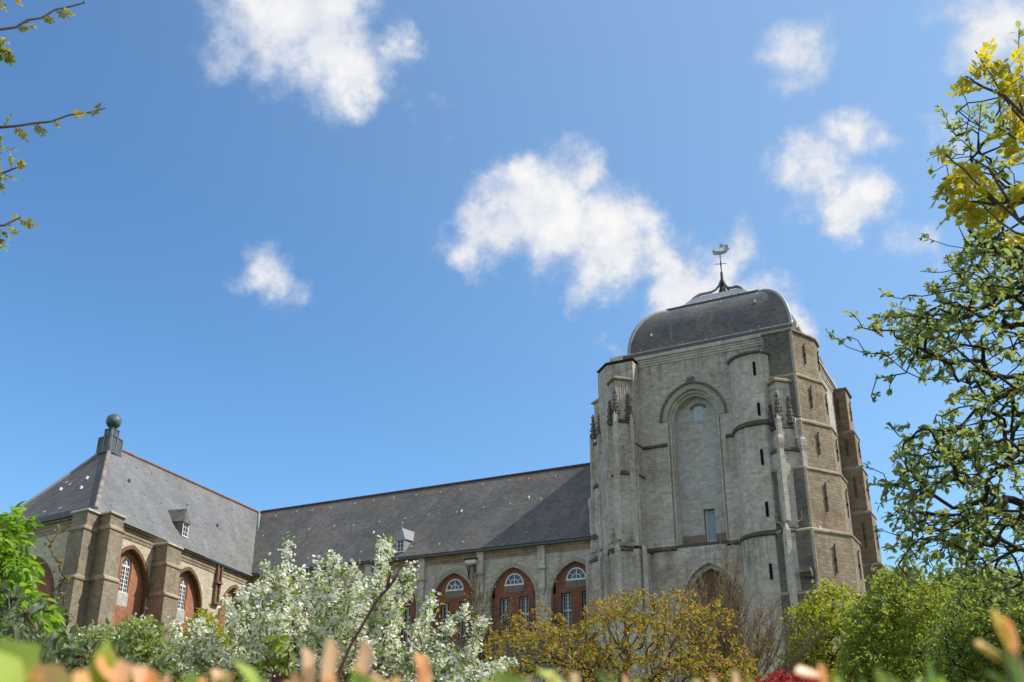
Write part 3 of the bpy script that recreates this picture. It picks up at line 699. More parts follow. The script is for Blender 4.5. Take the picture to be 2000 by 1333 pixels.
# ------------------------------------------------------------------ church nave
NY = 71.0; EZ = 18.1; RZ = 26.57; RY = 78.1
fN = Frame((0, NY, 0), (1, 0, 0), (0, 1, 0))
AC = [-32.34, -38.0, -43.78, -49.6, -55.4, -61.2]
archs = [dict(c=c, base=0, spring=13.75, curve=pointed(2.12, 2.68, 12), depth=.3) for c in AC]
wl = MB(); rv = MB(); arch_wall(wl, fN, -67.6, -29.0, 0, EZ - .2, archs, reveal=rv)
nw = wl.build('nave_wall', M['nave_wall'], church); rv.build('arch_reveal', M['voussoir'], nw)
for c in AC:
    b = MB(); arch_ring(b, fN, c, 13.75, pointed(2.12, 2.68, 12), pointed(2.5, 3.08, 12), -.02, .02, legs=4); b.build('arch_ring', M['voussoir'], nw)
for c in AC:
    fill = MB()
    # brick infill with a half-round opening and two tall ones
    d = .3; fr = Frame((c, NY, 0), (1, 0, 0), (0, 1, 0)); cv = [(x, 13.75 + z) for x, z in pointed(2.12, 2.68, 12)]
    lun = [(x, 15.0 + z) for x, z in semi(.88, .96, 8)]
    def topz(x):
        for p, q in zip(cv[:-1], cv[1:]):
            if p[0] <= x <= q[0] and q[0] > p[0]: return p[1] + (q[1] - p[1]) * (x - p[0]) / (q[0] - p[0])
        return 13.75
    xs = sorted(set([p[0] for p in cv] + [p[0] for p in lun]))
    def lz(x):
        for p, q in zip(lun[:-1], lun[1:]):
            if p[0] <= x <= q[0] and q[0] > p[0]: return p[1] + (q[1] - p[1]) * (x - p[0]) / (q[0] - p[0])
        return 15.0
    for x0, x1 in zip(xs[:-1], xs[1:]):
        if abs(x0) <= .881 and abs(x1) <= .881: fill.poly([fr.P(x0, lz(x0), d), fr.P(x1, lz(x1), d), fr.P(x1, topz(x1), d), fr.P(x0, topz(x0), d)])
        else: fill.poly([fr.P(x0, 15.0, d), fr.P(x1, 15.0, d), fr.P(x1, max(15, topz(x1)), d), fr.P(x0, max(15, topz(x0)), d)] if topz(x0) > 15 or topz(x1) > 15 else [fr.P(x0, 14.0, d), fr.P(x1, 14.0, d), fr.P(x1, topz(x1), d), fr.P(x0, topz(x0), d)])
    xe = 2.12
    edge_ = [(-xe, 14.0)] + [p for p in cv if p[1] >= 14.0 and p[1] <= 15.0 and p[0] < 0]
    lft = [(-2.12, 14.0)] + [(p[0], p[1]) for p in cv if p[0] < 0 and 14.0 < p[1] < 15.0]
    xl = min([p[0] for p in cv if p[1] >= 15.0 - .001] or [-1.7])
    fill.poly([fr.P(x, z, d) for x, z in lft + [(xl, 15.0), (-xl, 15.0)] + [(-x, z) for x, z in lft[::-1]]][::-1])
    for s0, s1 in ((-2.12, -1.38), (-.44, .44), (1.38, 2.12)): fill.poly([fr.P(s0, 0, d), fr.P(s1, 0, d), fr.P(s1, 14.0, d), fr.P(s0, 14.0, d)])
    for s0, s1 in ((-1.38, -.44), (.44, 1.38)):
        fill.poly([fr.P(s0, 0, d), fr.P(s1, 0, d), fr.P(s1, 10.8, d), fr.P(s0, 10.8, d)])
        for a, bz in (((s0, 10.8), (s0, 14.0)), ((s0, 14.0), (s1, 14.0)), ((s1, 14.0), (s1, 10.8))): fill.poly([fr.P(*a, d), fr.P(*bz, d), fr.P(*bz, d + .45), fr.P(*a, d + .45)])
    fill.build('brick_infill', M['dark_red_brick'], church)
    # fan window
    f_ = MB(); arch_ring(f_, fr, 0, 15.0, semi(.78, .86, 8), semi(.88, .96, 8), d - .02, d + .1); frame_bar(f_, fr, -.9, .9, 14.93, 15.07, d - .05, d + .1)
    wn = f_.build('fan_window', M['white'], church)
    f_ = MB(); frame_bar(f_, fr, -.028, .028, 15.07, 15.86, d + .03, d + .08)
    for a in (R(38), R(142)):
        p0 = fr.P(.36 * math.cos(a), 15.05 + .36 * math.sin(a), d + .05); p1 = fr.P(.8 * math.cos(a), 15.05 + .85 * math.sin(a), d + .05); f_.tube([p0, p1], .03, 4, smooth=False)
    arch_ring(f_, fr, 0, 15.05, semi(.36, .38, 6), semi(.42, .44, 6), d + .02, d + .08)
    f_.build('glazing_bar', M['white'], wn)
    f_ = MB(); f_.poly([fr.P(x, z, d + .085) for x, z in [(-.8, 15.03)] + [(x, 15.0 + z) for x, z in semi(.79, .87, 8)] + [(.8, 15.03)]][::-1]); f_.build('pane', M['glass'], wn)
    for cx in (-.91, .91):
        f_ = MB(); z0, z1 = 10.8, 13.98; h = .47; dd_ = d + .3
        frame_bar(f_, fr, cx - h, cx - h + .08, z0, z1, dd_, dd_ + .1); frame_bar(f_, fr, cx + h - .08, cx + h, z0, z1, dd_, dd_ + .1)
        frame_bar(f_, fr, cx - h + .08, cx + h - .08, z1 - .08, z1, dd_, dd_ + .1); frame_bar(f_, fr, cx - h + .08, cx + h - .08, z0, z0 + .08, dd_, dd_ + .1)
        frame_bar(f_, fr, cx - .06, cx + .06, z0 + .08, z1 - .08, dd_ - .02, dd_ + .1); frame_bar(f_, fr, cx - h + .08, cx + h - .08, 12.55, 12.70, dd_ - .03, dd_ + .099)
        wn = f_.build('tall_window', M['white_grey'], church)
        f_ = MB()
        for sg in (-1, 1):
            xm = cx + sg * .225
            for zz in (10.88, 11.3, 11.72, 12.14, 12.98, 13.33, 13.66): frame_bar(f_, fr, xm - .165, xm + .165, zz - .012, zz + .012, dd_ + .03, dd_ + .07)
            frame_bar(f_, fr, xm - .012, xm + .012, z0 + .08, z1 - .08, dd_ + .035, dd_ + .065)
        f_.build('glazing_bar', M['white_grey'], wn)
        f_ = MB(); f_.poly([fr.P(cx - h + .05, z0, dd_ + .08), fr.P(cx + h - .05, z0, dd_ + .08), fr.P(cx + h - .05, z1, dd_ + .08), fr.P(cx - h + .05, z1, dd_ + .08)]); f_.build('pane', M['glass_dark'], wn)
for c in AC: b = MB(); frame_bar(b, Frame((c, NY, 0), (1, 0, 0), (0, 1, 0)), -.95, .85, 14.4, 14.9, .285, .31); b.build('render_patch', M['plaster_dark'], nw)
for x in (-35.2, -41.0, -46.9, -52.6, -58.4):
    b = MB(); b.box(x - .33, x + .33, NY - .32, NY + .05, 16.2, 17.78); b.box(x - .3, x + .3, NY - .26, NY + .05, 14.5, 16.0)
    b.box(x - .4, x + .4, NY - .42, NY + .05, 16.003, 16.197)
    b.loft([([(x - .12, NY - .1), (x + .12, NY - .1), (x + .12, NY + .05), (x - .12, NY + .05)], 14.0), ([(x - .3, NY - .26), (x + .3, NY - .26), (x + .3, NY + .05), (x - .3, NY + .05)], 14.497)])
    b.box(x - .36, x + .36, NY - .4, NY + .05, 17.783, 18.05)
    b.build('pilaster', M['tower'], church)
b = MB()
for z0, z1, o in ((17.3, 17.5, .06), (17.503, 17.72, .11), (17.723, 17.9, .17), (17.903, 18.03, .4)): b.box(-67.3, -29.6, NY - o, NY + .1, z0, z1)
b.build('nave_cornice', M['cornice'], church)
# roof with valley at the transept
def roofN(f, X0r=-72.6, X0e=-67.2):
    """f=0 ridge, 1 eave"""
    return X0r + (X0e - X0r) * f
b = MB(); rows = []
for f in np.linspace(0, 1, 9):
    x0 = roofN(f) - .6; y = RY + (NY - .55 - RY) * f; z = RZ + (18.0 - RZ) * f + .18 * f ** 6
    rows.append([(x0 + (-28.6 - x0) * g, y, z) for g in np.linspace(0, 1, 12)])
b.grid(rows); b.grid([[(x, 2 * RY - y, z) for x, y, z in r_][::-1] for r_ in rows])
nr = b.build('nave_roof', M['slate_nave'], church)
b = MB(); b.tube([(-72.9, RY, RZ + .04), (-28.5, RY, RZ + .04)], .14, 6, smooth=False); b.build('ridge_tiles', M['ridge_dark'], nr)
b = MB(); b.obox((-67.2, NY - .62, 17.93), (38.6, 0, 0), (0, .2, 0), (0, 0, .17)); b.build('gutter', M['lead_dark'], nr)
b = MB(); b.tube([(-48.2, RY - .03, RZ + .05), (-50.9, NY - .3, 18.4)], .05, 4, smooth=False); b.build('roof_seam', M['lead_dark'], nr)
def onN(x, f, lift=.04): return V((x, RY + (NY - .55 - RY) * f, RZ + (18.0 - RZ) * f + .18 * f ** 6)) + V((0, -.77, .64)) * lift
for f, xs, in ((.08, np.arange(-70, -31, 2.55)), (.42, np.arange(-69, -31, 2.9)), (.86, np.arange(-66, -31, 2.9))):
    for x in xs:
        if f > .8 and -52 < x < -48.8: continue
        hook(onN(x + rng.uniform(-.3, .3), f + rng.uniform(-.02, .02)), nr)
for x, f in ((-63.2, .68), (-54.3, .60), (-45.3, .45), (-38.6, .38)): hook(onN(x, f, .05), nr, True)
# dormers
def dormer(base, fwd, side, wd, hgt, roof_h, depth, mt):
    """base = middle of the sill; fwd = outward horizontal, side = horizontal tangent"""
    base, fwd, side = V(base), V(fwd).normalized(), V(side).normalized(); up = V((0, 0, 1))
    b_ = MB(); h = wd / 2
    for sg in (-1, 1): b_.poly([base + side * h * sg, base + side * h * sg + up * hgt, base + side * h * sg + up * hgt - fwd * depth, base + side * h * sg - fwd * .1 - up * .2])
    o_ = b_.build('dormer', mt, church)
    r_ = MB(); e = .13; ap = base + up * (hgt + roof_h) - fwd * .1; eL = base - side * (h + e) + up * hgt + fwd * e; eR = base + side * (h + e) + up * hgt + fwd * e
    bL, bR = eL - fwd * (depth + e), eR - fwd * (depth + e); apb = base + up * (hgt + roof_h) - fwd * (depth + .5)
    r_.poly([eL, eR, ap]); r_.poly([eR, bR, apb, ap]); r_.poly([bL, eL, ap, apb])
    r_.obox(eL - up * .08, eR - eL, -fwd * .12, up * .078)
    r_.build('dormer_roof', mt, o_)
    r_ = MB(); r_.tube([ap - up * .1, ap + up * .35], [.06, .035], 6); r_.lathe((ap.x, ap.y), [(.0, ap.z + .3), (.1, ap.z + .36), (.11, ap.z + .43), (.05, ap.z + .5), (0, ap.z + .55)], 8); r_.build('finial', M['lead'], o_)
    fr = Frame(base, side, -fwd)
    w_ = MB(); frame_bar(w_, fr, -h, -h + .1, 0, hgt, -.03, .06); frame_bar(w_, fr, h - .1, h, 0, hgt, -.03, .06); frame_bar(w_, fr, -h + .1, h - .1, 0, .1, -.06, .06); frame_bar(w_, fr, -h + .1, h - .1, hgt - .1, hgt, -.03, .06)
    frame_bar(w_, fr, -.02, .02, .1, hgt - .1, -.01, .04)
    for k in (1, 2): zz = hgt * k / 3; frame_bar(w_, fr, -h + .1, h - .1, zz - .02, zz + .02, -.008, .038)
    w_.build('dormer_window', M['white'], o_)
    w_ = MB(); w_.poly([fr.P(-h + .05, .05, .045), fr.P(h - .05, .05, .045), fr.P(h - .05, hgt - .05, .045), fr.P(-h + .05, hgt - .05, .045)]); w_.build('pane', M['glass'], o_)
    return o_
dormer((-49.35, NY - .05, 18.72), (0, -1, 0), (1, 0, 0), .85, 1.15, 1.1, 2.0, M['lead'])
# drain pipe with a white hopper box under a dark lid
b = MB(); b.tube([(-41.72, NY - .18, 17.0), (-41.72, NY - .18, 8)], .075, 8); dp = b.build('drain_pipe', plain('zinc_pipe', (.16, .18, .19), .5, .5, .3), church)
b = MB(); b.loft([([(-42.1, 70.55), (-41.4, 70.55), (-41.4, 70.98), (-42.1, 70.98)], 16.9), ([(-42.25, 70.4), (-41.25, 70.4), (-41.25, 70.98), (-42.25, 70.98)], 17.05), ([(-42.25, 70.4), (-41.25, 70.4), (-41.25, 70.98), (-42.25, 70.98)], 17.28)]); b.build('hopper', M['white'], dp)
b = MB(); b.box(-42.32, -41.18, 70.32, 70.99, 17.285, 17.42)
for x in (-42.15, -41.4): b.tube([(x, 70.45, 16.9), (x + .02, 70.9, 15.9)], .04, 5); b.tube([(x, 70.9, 16.9), (x, 70.92, 15.7)], .05, 5)
b.build('bracket', M['iron'], dp)
# slate lean-to along the foot of the nave
b = MB(); b.obox((-47.5, 70.98, 10.6), (17.3, 0, 0), (0, -3.6, -2.6), (0, .05, .12)); lt = b.build('lean_to_roof', M['slate_nave'], church)
b = MB(); b.box(-47.2, -30.5, 67.7, 68.0, 0, 8.15); b.build('lean_to_wall', M['nave_wall'], lt)

# ------------------------------------------------------------------ church transept (wings seen skewed to the nave)
tO = V((-59.4, 49.3, 0)); tT = V((-.322, .947, 0)); tE = V((.995, -.1, 0)).normalized()
def TP(s, e, z): return tO + tT * s + tE * e + V((0, 0, z))
S0, S1, TW = -4.0, 23.6, -14.3
fR = Frame(tO, tT, -tE)
TA = [1.5, 10.55, 19.7]
tarch = [dict(c=c, base=0, spring=13.2, curve=pointed(2.75, 3.2, 14), depth=.5) for c in TA]
wl = MB(); rv = MB(); arch_wall(wl, fR, S0, S1, 0, 17.75, tarch, reveal=rv)
fE = Frame(tO + tT * S0 + tE * TW, tE, tT)
EA = dict(c=7.15, base=0, spring=11.5, curve=pointed(3.5, 3.8, 14), depth=.6)
arch_wall(wl, fE, 0, -TW, 0, 17.75, [EA], reveal=rv)
wl.poly([TP(S1, TW, 0), TP(S0, TW, 0), TP(S0, TW, 17.75), TP(S1, TW, 17.75)])
trw = wl.build('transept_wall', M['tran_wall'], church); rv.build('arch_reveal', M['brick_arch'], trw)
for c in TA: b = MB(); arch_ring(b, fR, c, 13.2, pointed(2.75, 3.2, 14), pointed(3.02, 3.5, 14), -.1, .02); b.build('hood_mould', M['brick_arch'], trw)
b = MB(); arch_ring(b, fE, 7.15, 11.5, pointed(3.5, 3.8, 14), pointed(3.8, 4.12, 14), -.1, .02)
b.build('hood_mould', M['brick_arch'], trw)
b = MB(); arch_fill(b, fE, EA, .6); b.build('brick_infill', M['red_brick'], trw)
for c in TA:
    # red brick infill with a round-headed window
    d = .5; wc = c + .05; fw = .62; zb, zs = 13.15, 15.2
    fr = Frame(tO + tT * wc, tT, -tE)
    cvw = [(x, zs + z) for x, z in semi(fw, .66, 7)]
    cvo = [(c - wc + x, 13.2 + z) for x, z in pointed(2.75, 3.2, 14)]
    def oz(x):
        for p, q in zip(cvo[:-1], cvo[1:]):
            if p[0] <= x <= q[0] and q[0] > p[0]: return p[1] + (q[1] - p[1]) * (x - p[0]) / (q[0] - p[0])
        return 13.2
    b = MB()
    xs = [p[0] for p in cvo if abs(p[0]) > fw + .01]
    xs = sorted(set(xs + [p[0] for p in cvw]))
    wz = {round(x, 5): z for x, z in cvw}
    for x0, x1 in zip(xs[:-1], xs[1:]):
        inside = abs(x0) <= fw + .001 and abs(x1) <= fw + .001
        za, zb_ = (wz[round(x0, 5)], wz[round(x1, 5)]) if inside else (0, 0)
        b.poly([fr.P(x0, za, d), fr.P(x1, zb_, d), fr.P(x1, oz(x1), d), fr.P(x0, oz(x0), d)])
    b.poly([fr.P(-fw, 0, d), fr.P(fw, 0, d), fr.P(fw, zb, d), fr.P(-fw, zb, d)])
    path = [(-fw, zb)] + cvw + [(fw, zb)]
    for p, q in zip(path, path[1:] + path[:1]): b.poly([fr.P(*p, d), fr.P(*p, d + .35), fr.P(*q, d + .35), fr.P(*q, d)])
    inf = b.build('brick_infill', M['red_brick'], church)
    b = MB(); frame_bar(b, fr, -fw - .1, fw + .12, 12.2, zb - .02, d - .012, d + .05); b.build('render_patch', M['plaster'], inf)
    b = MB(); arch_ring(b, fr, 0, zs, semi(fw + .02, .68, 7), semi(fw + .3, .96, 7), d - .03, d + .02, legs=1.0); b.build('brick_arch', M['red_brick'], inf)
    f_ = MB(); dd_ = d + .12
    arch_ring(f_, fr, 0, zs, semi(fw - .1, .56, 7), semi(fw, .66, 7), dd_, dd_ + .1)
    frame_bar(f_, fr, -fw, -fw + .1, zb, zs, dd_, dd_ + .1); frame_bar(f_, fr, fw - .1, fw, zb, zs, dd_, dd_ + .1); frame_bar(f_, fr, -fw - .06, fw + .06, zb - .02, zb + .1, dd_ - .1, dd_ + .12)
    frame_bar(f_, fr, -.065, .065, zb + .1, zs + .54, dd_ - .02, dd_ + .09); frame_bar(f_, fr, -fw + .1, fw - .1, zs - .1, zs + .05, dd_ - .022, dd_ + .088)
    wn = f_.build('arched_window', M['white'], church)
    f_ = MB()
    for k in range(1, 6): zz = zb + .1 + (zs - .2 - zb) * k / 6; frame_bar(f_, fr, -fw + .1, fw - .1, zz - .025, zz + .025, dd_ + .02, dd_ + .07)
    for x in (-.3, .3): frame_bar(f_, fr, x - .022, x + .022, zb + .1, zs - .1, dd_ + .022, dd_ + .068)
    arch_ring(f_, fr, 0, zs + .05, semi(.24, .28, 5), semi(.29, .33, 5), dd_ + .02, dd_ + .07)
    for a in (R(45), R(135)): f_.tube([fr.P(.26 * math.cos(a), zs + .05 + .3 * math.sin(a), dd_ + .045), fr.P(.55 * math.cos(a), zs + .05 + .55 * math.sin(a), dd_ + .045)], .022, 4, smooth=False)
    f_.build('glazing_bar', M['white'], wn)
    f_ = MB(); f_.poly([fr.P(x, z, dd_ + .075) for x, z in [(-fw + .05, zb + .05)] + [(x, zs + z) for x, z in semi(fw - .05, .6, 7)] + [(fw - .05, zb + .05)]][::-1]); f_.build('pane', M['glass_dark'], wn)
# buttresses
def tbut(s0, s1, e0, e1, cap, sets, front):
    """front: 'e' grows along +e as it goes down, 's' grows along -s"""
    stages = []; zt = 0
    lv = [0] + sets + [cap]; n = len(lv) - 1
    for k in range(n):
        g = (n - 1 - k) * .17
        a, b_, c_, d_ = s0, s1, e0, e1
        if front == 'e': d_ = e1 + g
        else: a = s0 - g
        pl = [TP(a, c_, 0), TP(a, d_, 0), TP(b_, d_, 0), TP(b_, c_, 0)]
        stages.append(([(p.x, p.y) for p in pl], lv[k] + (.0 if k == 0 else .22), lv[k + 1]))
    o = staged(stages, church, 'buttress', M['buttress'], ledge_mat=M['cornice'], over=.08, cap=False)
    pl = stages[-1][0]; c__ = MB(); c__.loft([(offset_poly(pl, .02), cap), (offset_poly(pl, .14), cap + .03), (offset_poly(pl, .14), cap + .15), (offset_poly(pl, .06), cap + .2)]); c__.build('coping', M['tower_light'], o)
tbut(-5.26, -3.6, -1.38, .43, 17.7, [13.1, 16.55], 's')
tbut(-3.77, -2.0, -.2, 1.69, 17.7, [13.2, 16.75], 'e')
tbut(4.5, 6.75, -.2, 1.69, 17.2, [13.35, 15.7], 'e')
b = MB()
for z0, z1, o in ((14.5, 16.1, .3), (16.3, 17.75, .36)):
    for sa, sb in ((15.35, 15.6), (16.1, 16.35)): b.obox(TP(sa, -.05, z0), tT * (sb - sa), tE * (o + .05), V((0, 0, z1 - z0)))
    b.obox(TP(15.601, -.05, z0), tT * .498, tE * (o - .1), V((0, 0, z1 - z0)))
    b.obox(TP(15.25, -.05, z0 - .2), tT * 1.2, tE * (o + .14), V((0, 0, .198)))
b.build('pilaster', M['brick_arch'], church)
# cornice
b = MB()
for z0, z1, o in ((16.98, 17.24, .06), (17.243, 17.5, .11), (17.503, 17.72, .17), (17.723, 17.86, .38)):
    b.obox(TP(S0 - o, -.05, z0), tT * (S1 - S0 + o), tE * (o + .05), V((0, 0, z1 - z0)))
    b.obox(TP(S0 - o, TW, z0 + .001), tT * (o + .05), tE * (-TW - .051), V((0, 0, z1 - z0)))
b.build('transept_cornice', M['cornice'], church)
b = MB(); b.obox(TP(S0 - .6, .38, 17.87), tT * (S1 - S0 + .6), tE * .18, V((0, 0, .12))); b.build('gutter', M['lead'], church)
b = MB(); b.obox(TP(S0 - .6, TW, 17.87), tT * .2, tE * (-TW + .35), V((0, 0, .42))); b.build('parapet_gutter', M['lead_dark'], church)
# roof
AP = TP(3.7, -7.25, RZ); RE = TP(30.1, -4.2, RZ)
b = MB(); rows = []
E0, E1 = TP(S0 - .45, .45, 18.0), TP(S1, .45, 18.0)
def bil(p00, p01, p10, p11, n, mm, curve=.3):
    rows_ = []
    for i_ in range(n + 1):
        f = i_ / n; a = p00.lerp(p10, f); c_ = p01.lerp(p11, f); lift = -curve * math.sin(f * math.pi) * .5
        rows_.append([a.lerp(c_, j / mm) + V((0, 0, lift)) for j in range(mm + 1)])
    return rows_
b.grid(bil(AP, RE, E0, E1, 10, 14), smooth=True)
tr_roof = b.build('transept_roof', M['slate_tran'], church)
EL = TP(S0 - .45, TW - .45, 18.0)
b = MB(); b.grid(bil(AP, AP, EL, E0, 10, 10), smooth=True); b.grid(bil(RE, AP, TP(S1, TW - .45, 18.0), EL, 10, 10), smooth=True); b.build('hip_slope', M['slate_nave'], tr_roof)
hipc = [AP.lerp(E0, f) + V((0, 0, .04 - .15 * math.sin(f * math.pi))) for f in np.linspace(0, 1, 11)]
b = MB(); b.tube(hipc, .17, 6, smooth=False); b.build('hip_cover', M['hip_lead'], tr_roof)
b = MB(); b.tube([AP.lerp(EL, f) + V((0, 0, .04 - .15 * math.sin(f * math.pi))) for f in np.linspace(0, 1, 11)], .17, 6); b.build('hip_cover', M['lead'], tr_roof)
b = MB(); b.tube([AP + V((0, 0, .03)), RE + V((0, 0, .03))], .15, 6, smooth=False); b.build('ridge_tiles', M['ridge_tile'], tr_roof)
b = MB(); b.tube([RE + V((.1, -.1, .0)), E1 + V((.1, -.2, .25))], .22, 5, smooth=False); b.build('valley', M['lead'], tr_roof)
def onT(s, f, lift=.05):
    g = (s - (S0 - .45)) / (S1 - S0 + .45); a = AP.lerp(RE, g); c_ = E0.lerp(E1, g); return a.lerp(c_, f) + V((0, 0, lift - .15 * math.sin(f * math.pi)))
for f, ss in ((.14, np.arange(-.5, 22, 2.6)), (.5, np.arange(-1.5, 22, 2.8)), (.85, np.arange(-2.5, 22, 2.8))):
    for s_ in ss: b_ = hook(onT(s_ + rng.uniform(-.3, .3), f + rng.uniform(-.02, .02), .03), tr_roof, False, V((.62, .2, -.75))); b_.data.materials.clear(); b_.data.materials.append(M['lead'])
for s_, f in ((-1.0, .42), (14.5, .5)): b_ = hook(onT(s_, f, .04), tr_roof, True); b_.data.materials.clear(); b_.data.materials.append(M['iron'])
for f, g in ((.56, .35), (.62, .72), (.48, .7)):
    p = AP.lerp(EL.lerp(E0, g), f); hook(p + V((0, -.05, -.1)), tr_roof, True)
for f, g in ((.5, .45), (.86, .5), (.86, .66), (.45, .3)):
    p = AP.lerp(EL.lerp(E0, g), f); hook(p + V((0, -.03, .05 - .15 * math.sin(f * math.pi))), tr_roof)
nT = V((.947, .322, 0))
dormer(onT(8.6, .875, .05), nT, tT, 1.0, 1.25, 1.2, 2.2, M['slate_dome'])
# stepped lead pedestal and ball on the hip
b = MB(); sq = lambda h: [(AP.x + tE.x * a + tT.x * c_, AP.y + tE.y * a + tT.y * c_) for a, c_ in ((-h, -h), (h, -h), (h, h), (-h, h))]
b.loft([(sq(.98), RZ - .9), (sq(.86), RZ + .5), (sq(.92), RZ + .53), (sq(.92), RZ + .62)]); b.loft([(sq(.55), RZ + .62), (sq(.52), RZ + 1.3), (sq(.58), RZ + 1.33), (sq(.58), RZ + 1.42)])
ped = b.build('finial_base', M['lead_dark'], church)
b = MB()
for h, z0, z1 in ((.95, RZ - .8, RZ + .5), (.55, RZ + .62, RZ + 1.3)):
    for k in (-1, 0, 1):
        for a, c_ in ((k * h * .9, -h), (h, k * h * .9)):
            p0 = V((AP.x + tE.x * a + tT.x * c_, AP.y + tE.y * a + tT.y * c_, 0)); b.tube([p0 + V((0, 0, z0)), p0 * .9985 + V((AP.x, AP.y, 0)) * .0015 + V((0, 0, z1))], .045, 5)
b.build('standing_seam', M['lead'], ped)
b = MB(); BR = .67; bc = RZ + 1.55 + BR
b.lathe((AP.x, AP.y), [(.3, RZ + 1.42), (.2, RZ + 1.47), (.2, RZ + 1.52), (.34, RZ + 1.58)], 14)
rows = []
for k in range(17):
    ph = math.pi * k / 16; rows.append([(AP.x + BR * (1 - .05 * abs(math.cos(6 * a))) * math.sin(ph) * math.cos(a), AP.y + BR * (1 - .05 * abs(math.cos(6 * a))) * math.sin(ph) * math.sin(a), bc - BR * math.cos(ph)) for a in np.linspace(0, 2 * math.pi, 36, endpoint=False)])
b.grid(rows, smooth=True, close=True); b.build('finial_ball', M['verdigris'], ped)
#VEG
# ------------------------------------------------------------------ vegetation
def grow(trunk, tips, rng, bend=.12, up=.0, seg=3, taper=.48, rtip=.004, dirbias=.35):
    """connect tip points to the nearest part of the tree; returns edges (p0,p1,r0,r1) and the twig ends"""
    nodes = [np.array(p, float) for p in trunk]; par = [-1] + list(range(len(trunk) - 1))
    root = nodes[0]; tips = np.asarray(tips, float)
    order = np.argsort(np.linalg.norm(tips - nodes[-1], axis=1)); pos = np.zeros((len(nodes) + len(tips) * seg + 1, 3)); pos[:len(nodes)] = nodes; n = len(nodes)
    ends = []
    base_d = np.zeros(len(pos)); 
    for i in range(1, n): base_d[i] = base_d[i - 1] + np.linalg.norm(pos[i] - pos[i - 1])
    for t_ in tips[order]:
        dv = t_ - pos[:n]; d = np.linalg.norm(dv, axis=1)
        j = int(np.argmin(d + dirbias * base_d[:n] + .25 * np.maximum(0, -dv[:, 2])))
        p0 = pos[j]; L = d[j]
        if L < 1e-4: continue
        mid = rng.normal(0, bend, 3) * L; mid[2] += up * L
        last = j
        for k in range(1, seg + 1):
            f = k / seg; q = p0 + (t_ - p0) * f + mid * 4 * f * (1 - f) + (rng.normal(0, .03, 3) * L if k < seg else 0)
            pos[n] = q; base_d[n] = base_d[last] + np.linalg.norm(q - pos[last]); par.append(last); last = n; n += 1
        ends.append(last)
    w_ = np.zeros(n)
    for e in ends: w_[e] += 1
    for i in range(n - 1, 0, -1): w_[par[i]] += w_[i]
    rad = rtip * np.maximum(w_, 1) ** taper
    E = [(par[i], i) for i in range(1, n)]
    return pos[:n], E, rad, ends, par
def tubes(pos, E, rad, name, mat, parent, n=5, rmin=0.0):
    a = np.array([e[0] for e in E]); b_ = np.array([e[1] for e in E])
    p0, p1 = pos[a], pos[b_]; r1 = rad[b_]; r0 = np.minimum(rad[a], r1 * 1.6)
    d = p1 - p0; L = np.linalg.norm(d, axis=1, keepdims=True); d = d / np.maximum(L, 1e-6); p1 = p1 + d * r1[:, None] * .35
    ref = np.where(np.abs(d[:, 2:3]) > .9, np.array([[1., 0, 0]]), np.array([[0., 0, 1]]))
    x = np.cross(d, ref); x /= np.linalg.norm(x, axis=1, keepdims=True); y = np.cross(d, x)
    th = np.arange(n) * 2 * np.pi / n; c, s_ = np.cos(th), np.sin(th)
    ring = x[:, None, :] * c[None, :, None] + y[:, None, :] * s_[None, :, None]
    v0 = p0[:, None] + ring * r0[:, None, None]; v1 = p1[:, None] + ring * r1[:, None, None]
    Vv = np.concatenate([v0, v1], 1).reshape(-1, 3); m_ = len(E); base = (np.arange(m_) * 2 * n)[:, None]
    k = np.arange(n); k2 = (k + 1) % n
    F = np.stack([base + k, base + k2, base + n + k2, base + n + k], -1).reshape(-1, 4)
    return mesh_np(name, Vv, F, mat, parent, True)
def mesh_np(name, Vv, F, mat, parent, smooth=False):
    me = bpy.data.meshes.new(name); k = F.shape[1]
    me.vertices.add(len(Vv)); me.vertices.foreach_set('co', np.asarray(Vv, 'f').ravel())
    me.loops.add(F.size); me.loops.foreach_set('vertex_index', F.ravel().astype('i'))
    me.polygons.add(len(F)); me.polygons.foreach_set('loop_start', (np.arange(len(F)) * k).astype('i'))
    try: me.polygons.foreach_set('loop_total', np.full(len(F), k, 'i'))
    except Exception: pass
    me.polygons.foreach_set('use_smooth', np.full(len(F), smooth)); me.update(calc_edges=True); me.validate()
    return link_mesh(name, me, mat, parent)
LEAF = np.array([(0, 0, 0), (.28, .36, .10), (.66, .40, .08), (1, 0, -.06), (.66, -.40, .08), (.28, -.36, .10), (.5, 0, -.02)])
LEAF_F = np.array([(0, 6, 2, 1), (6, 3, 2, 2), (0, 5, 4, 6), (6, 4, 3, 3)])
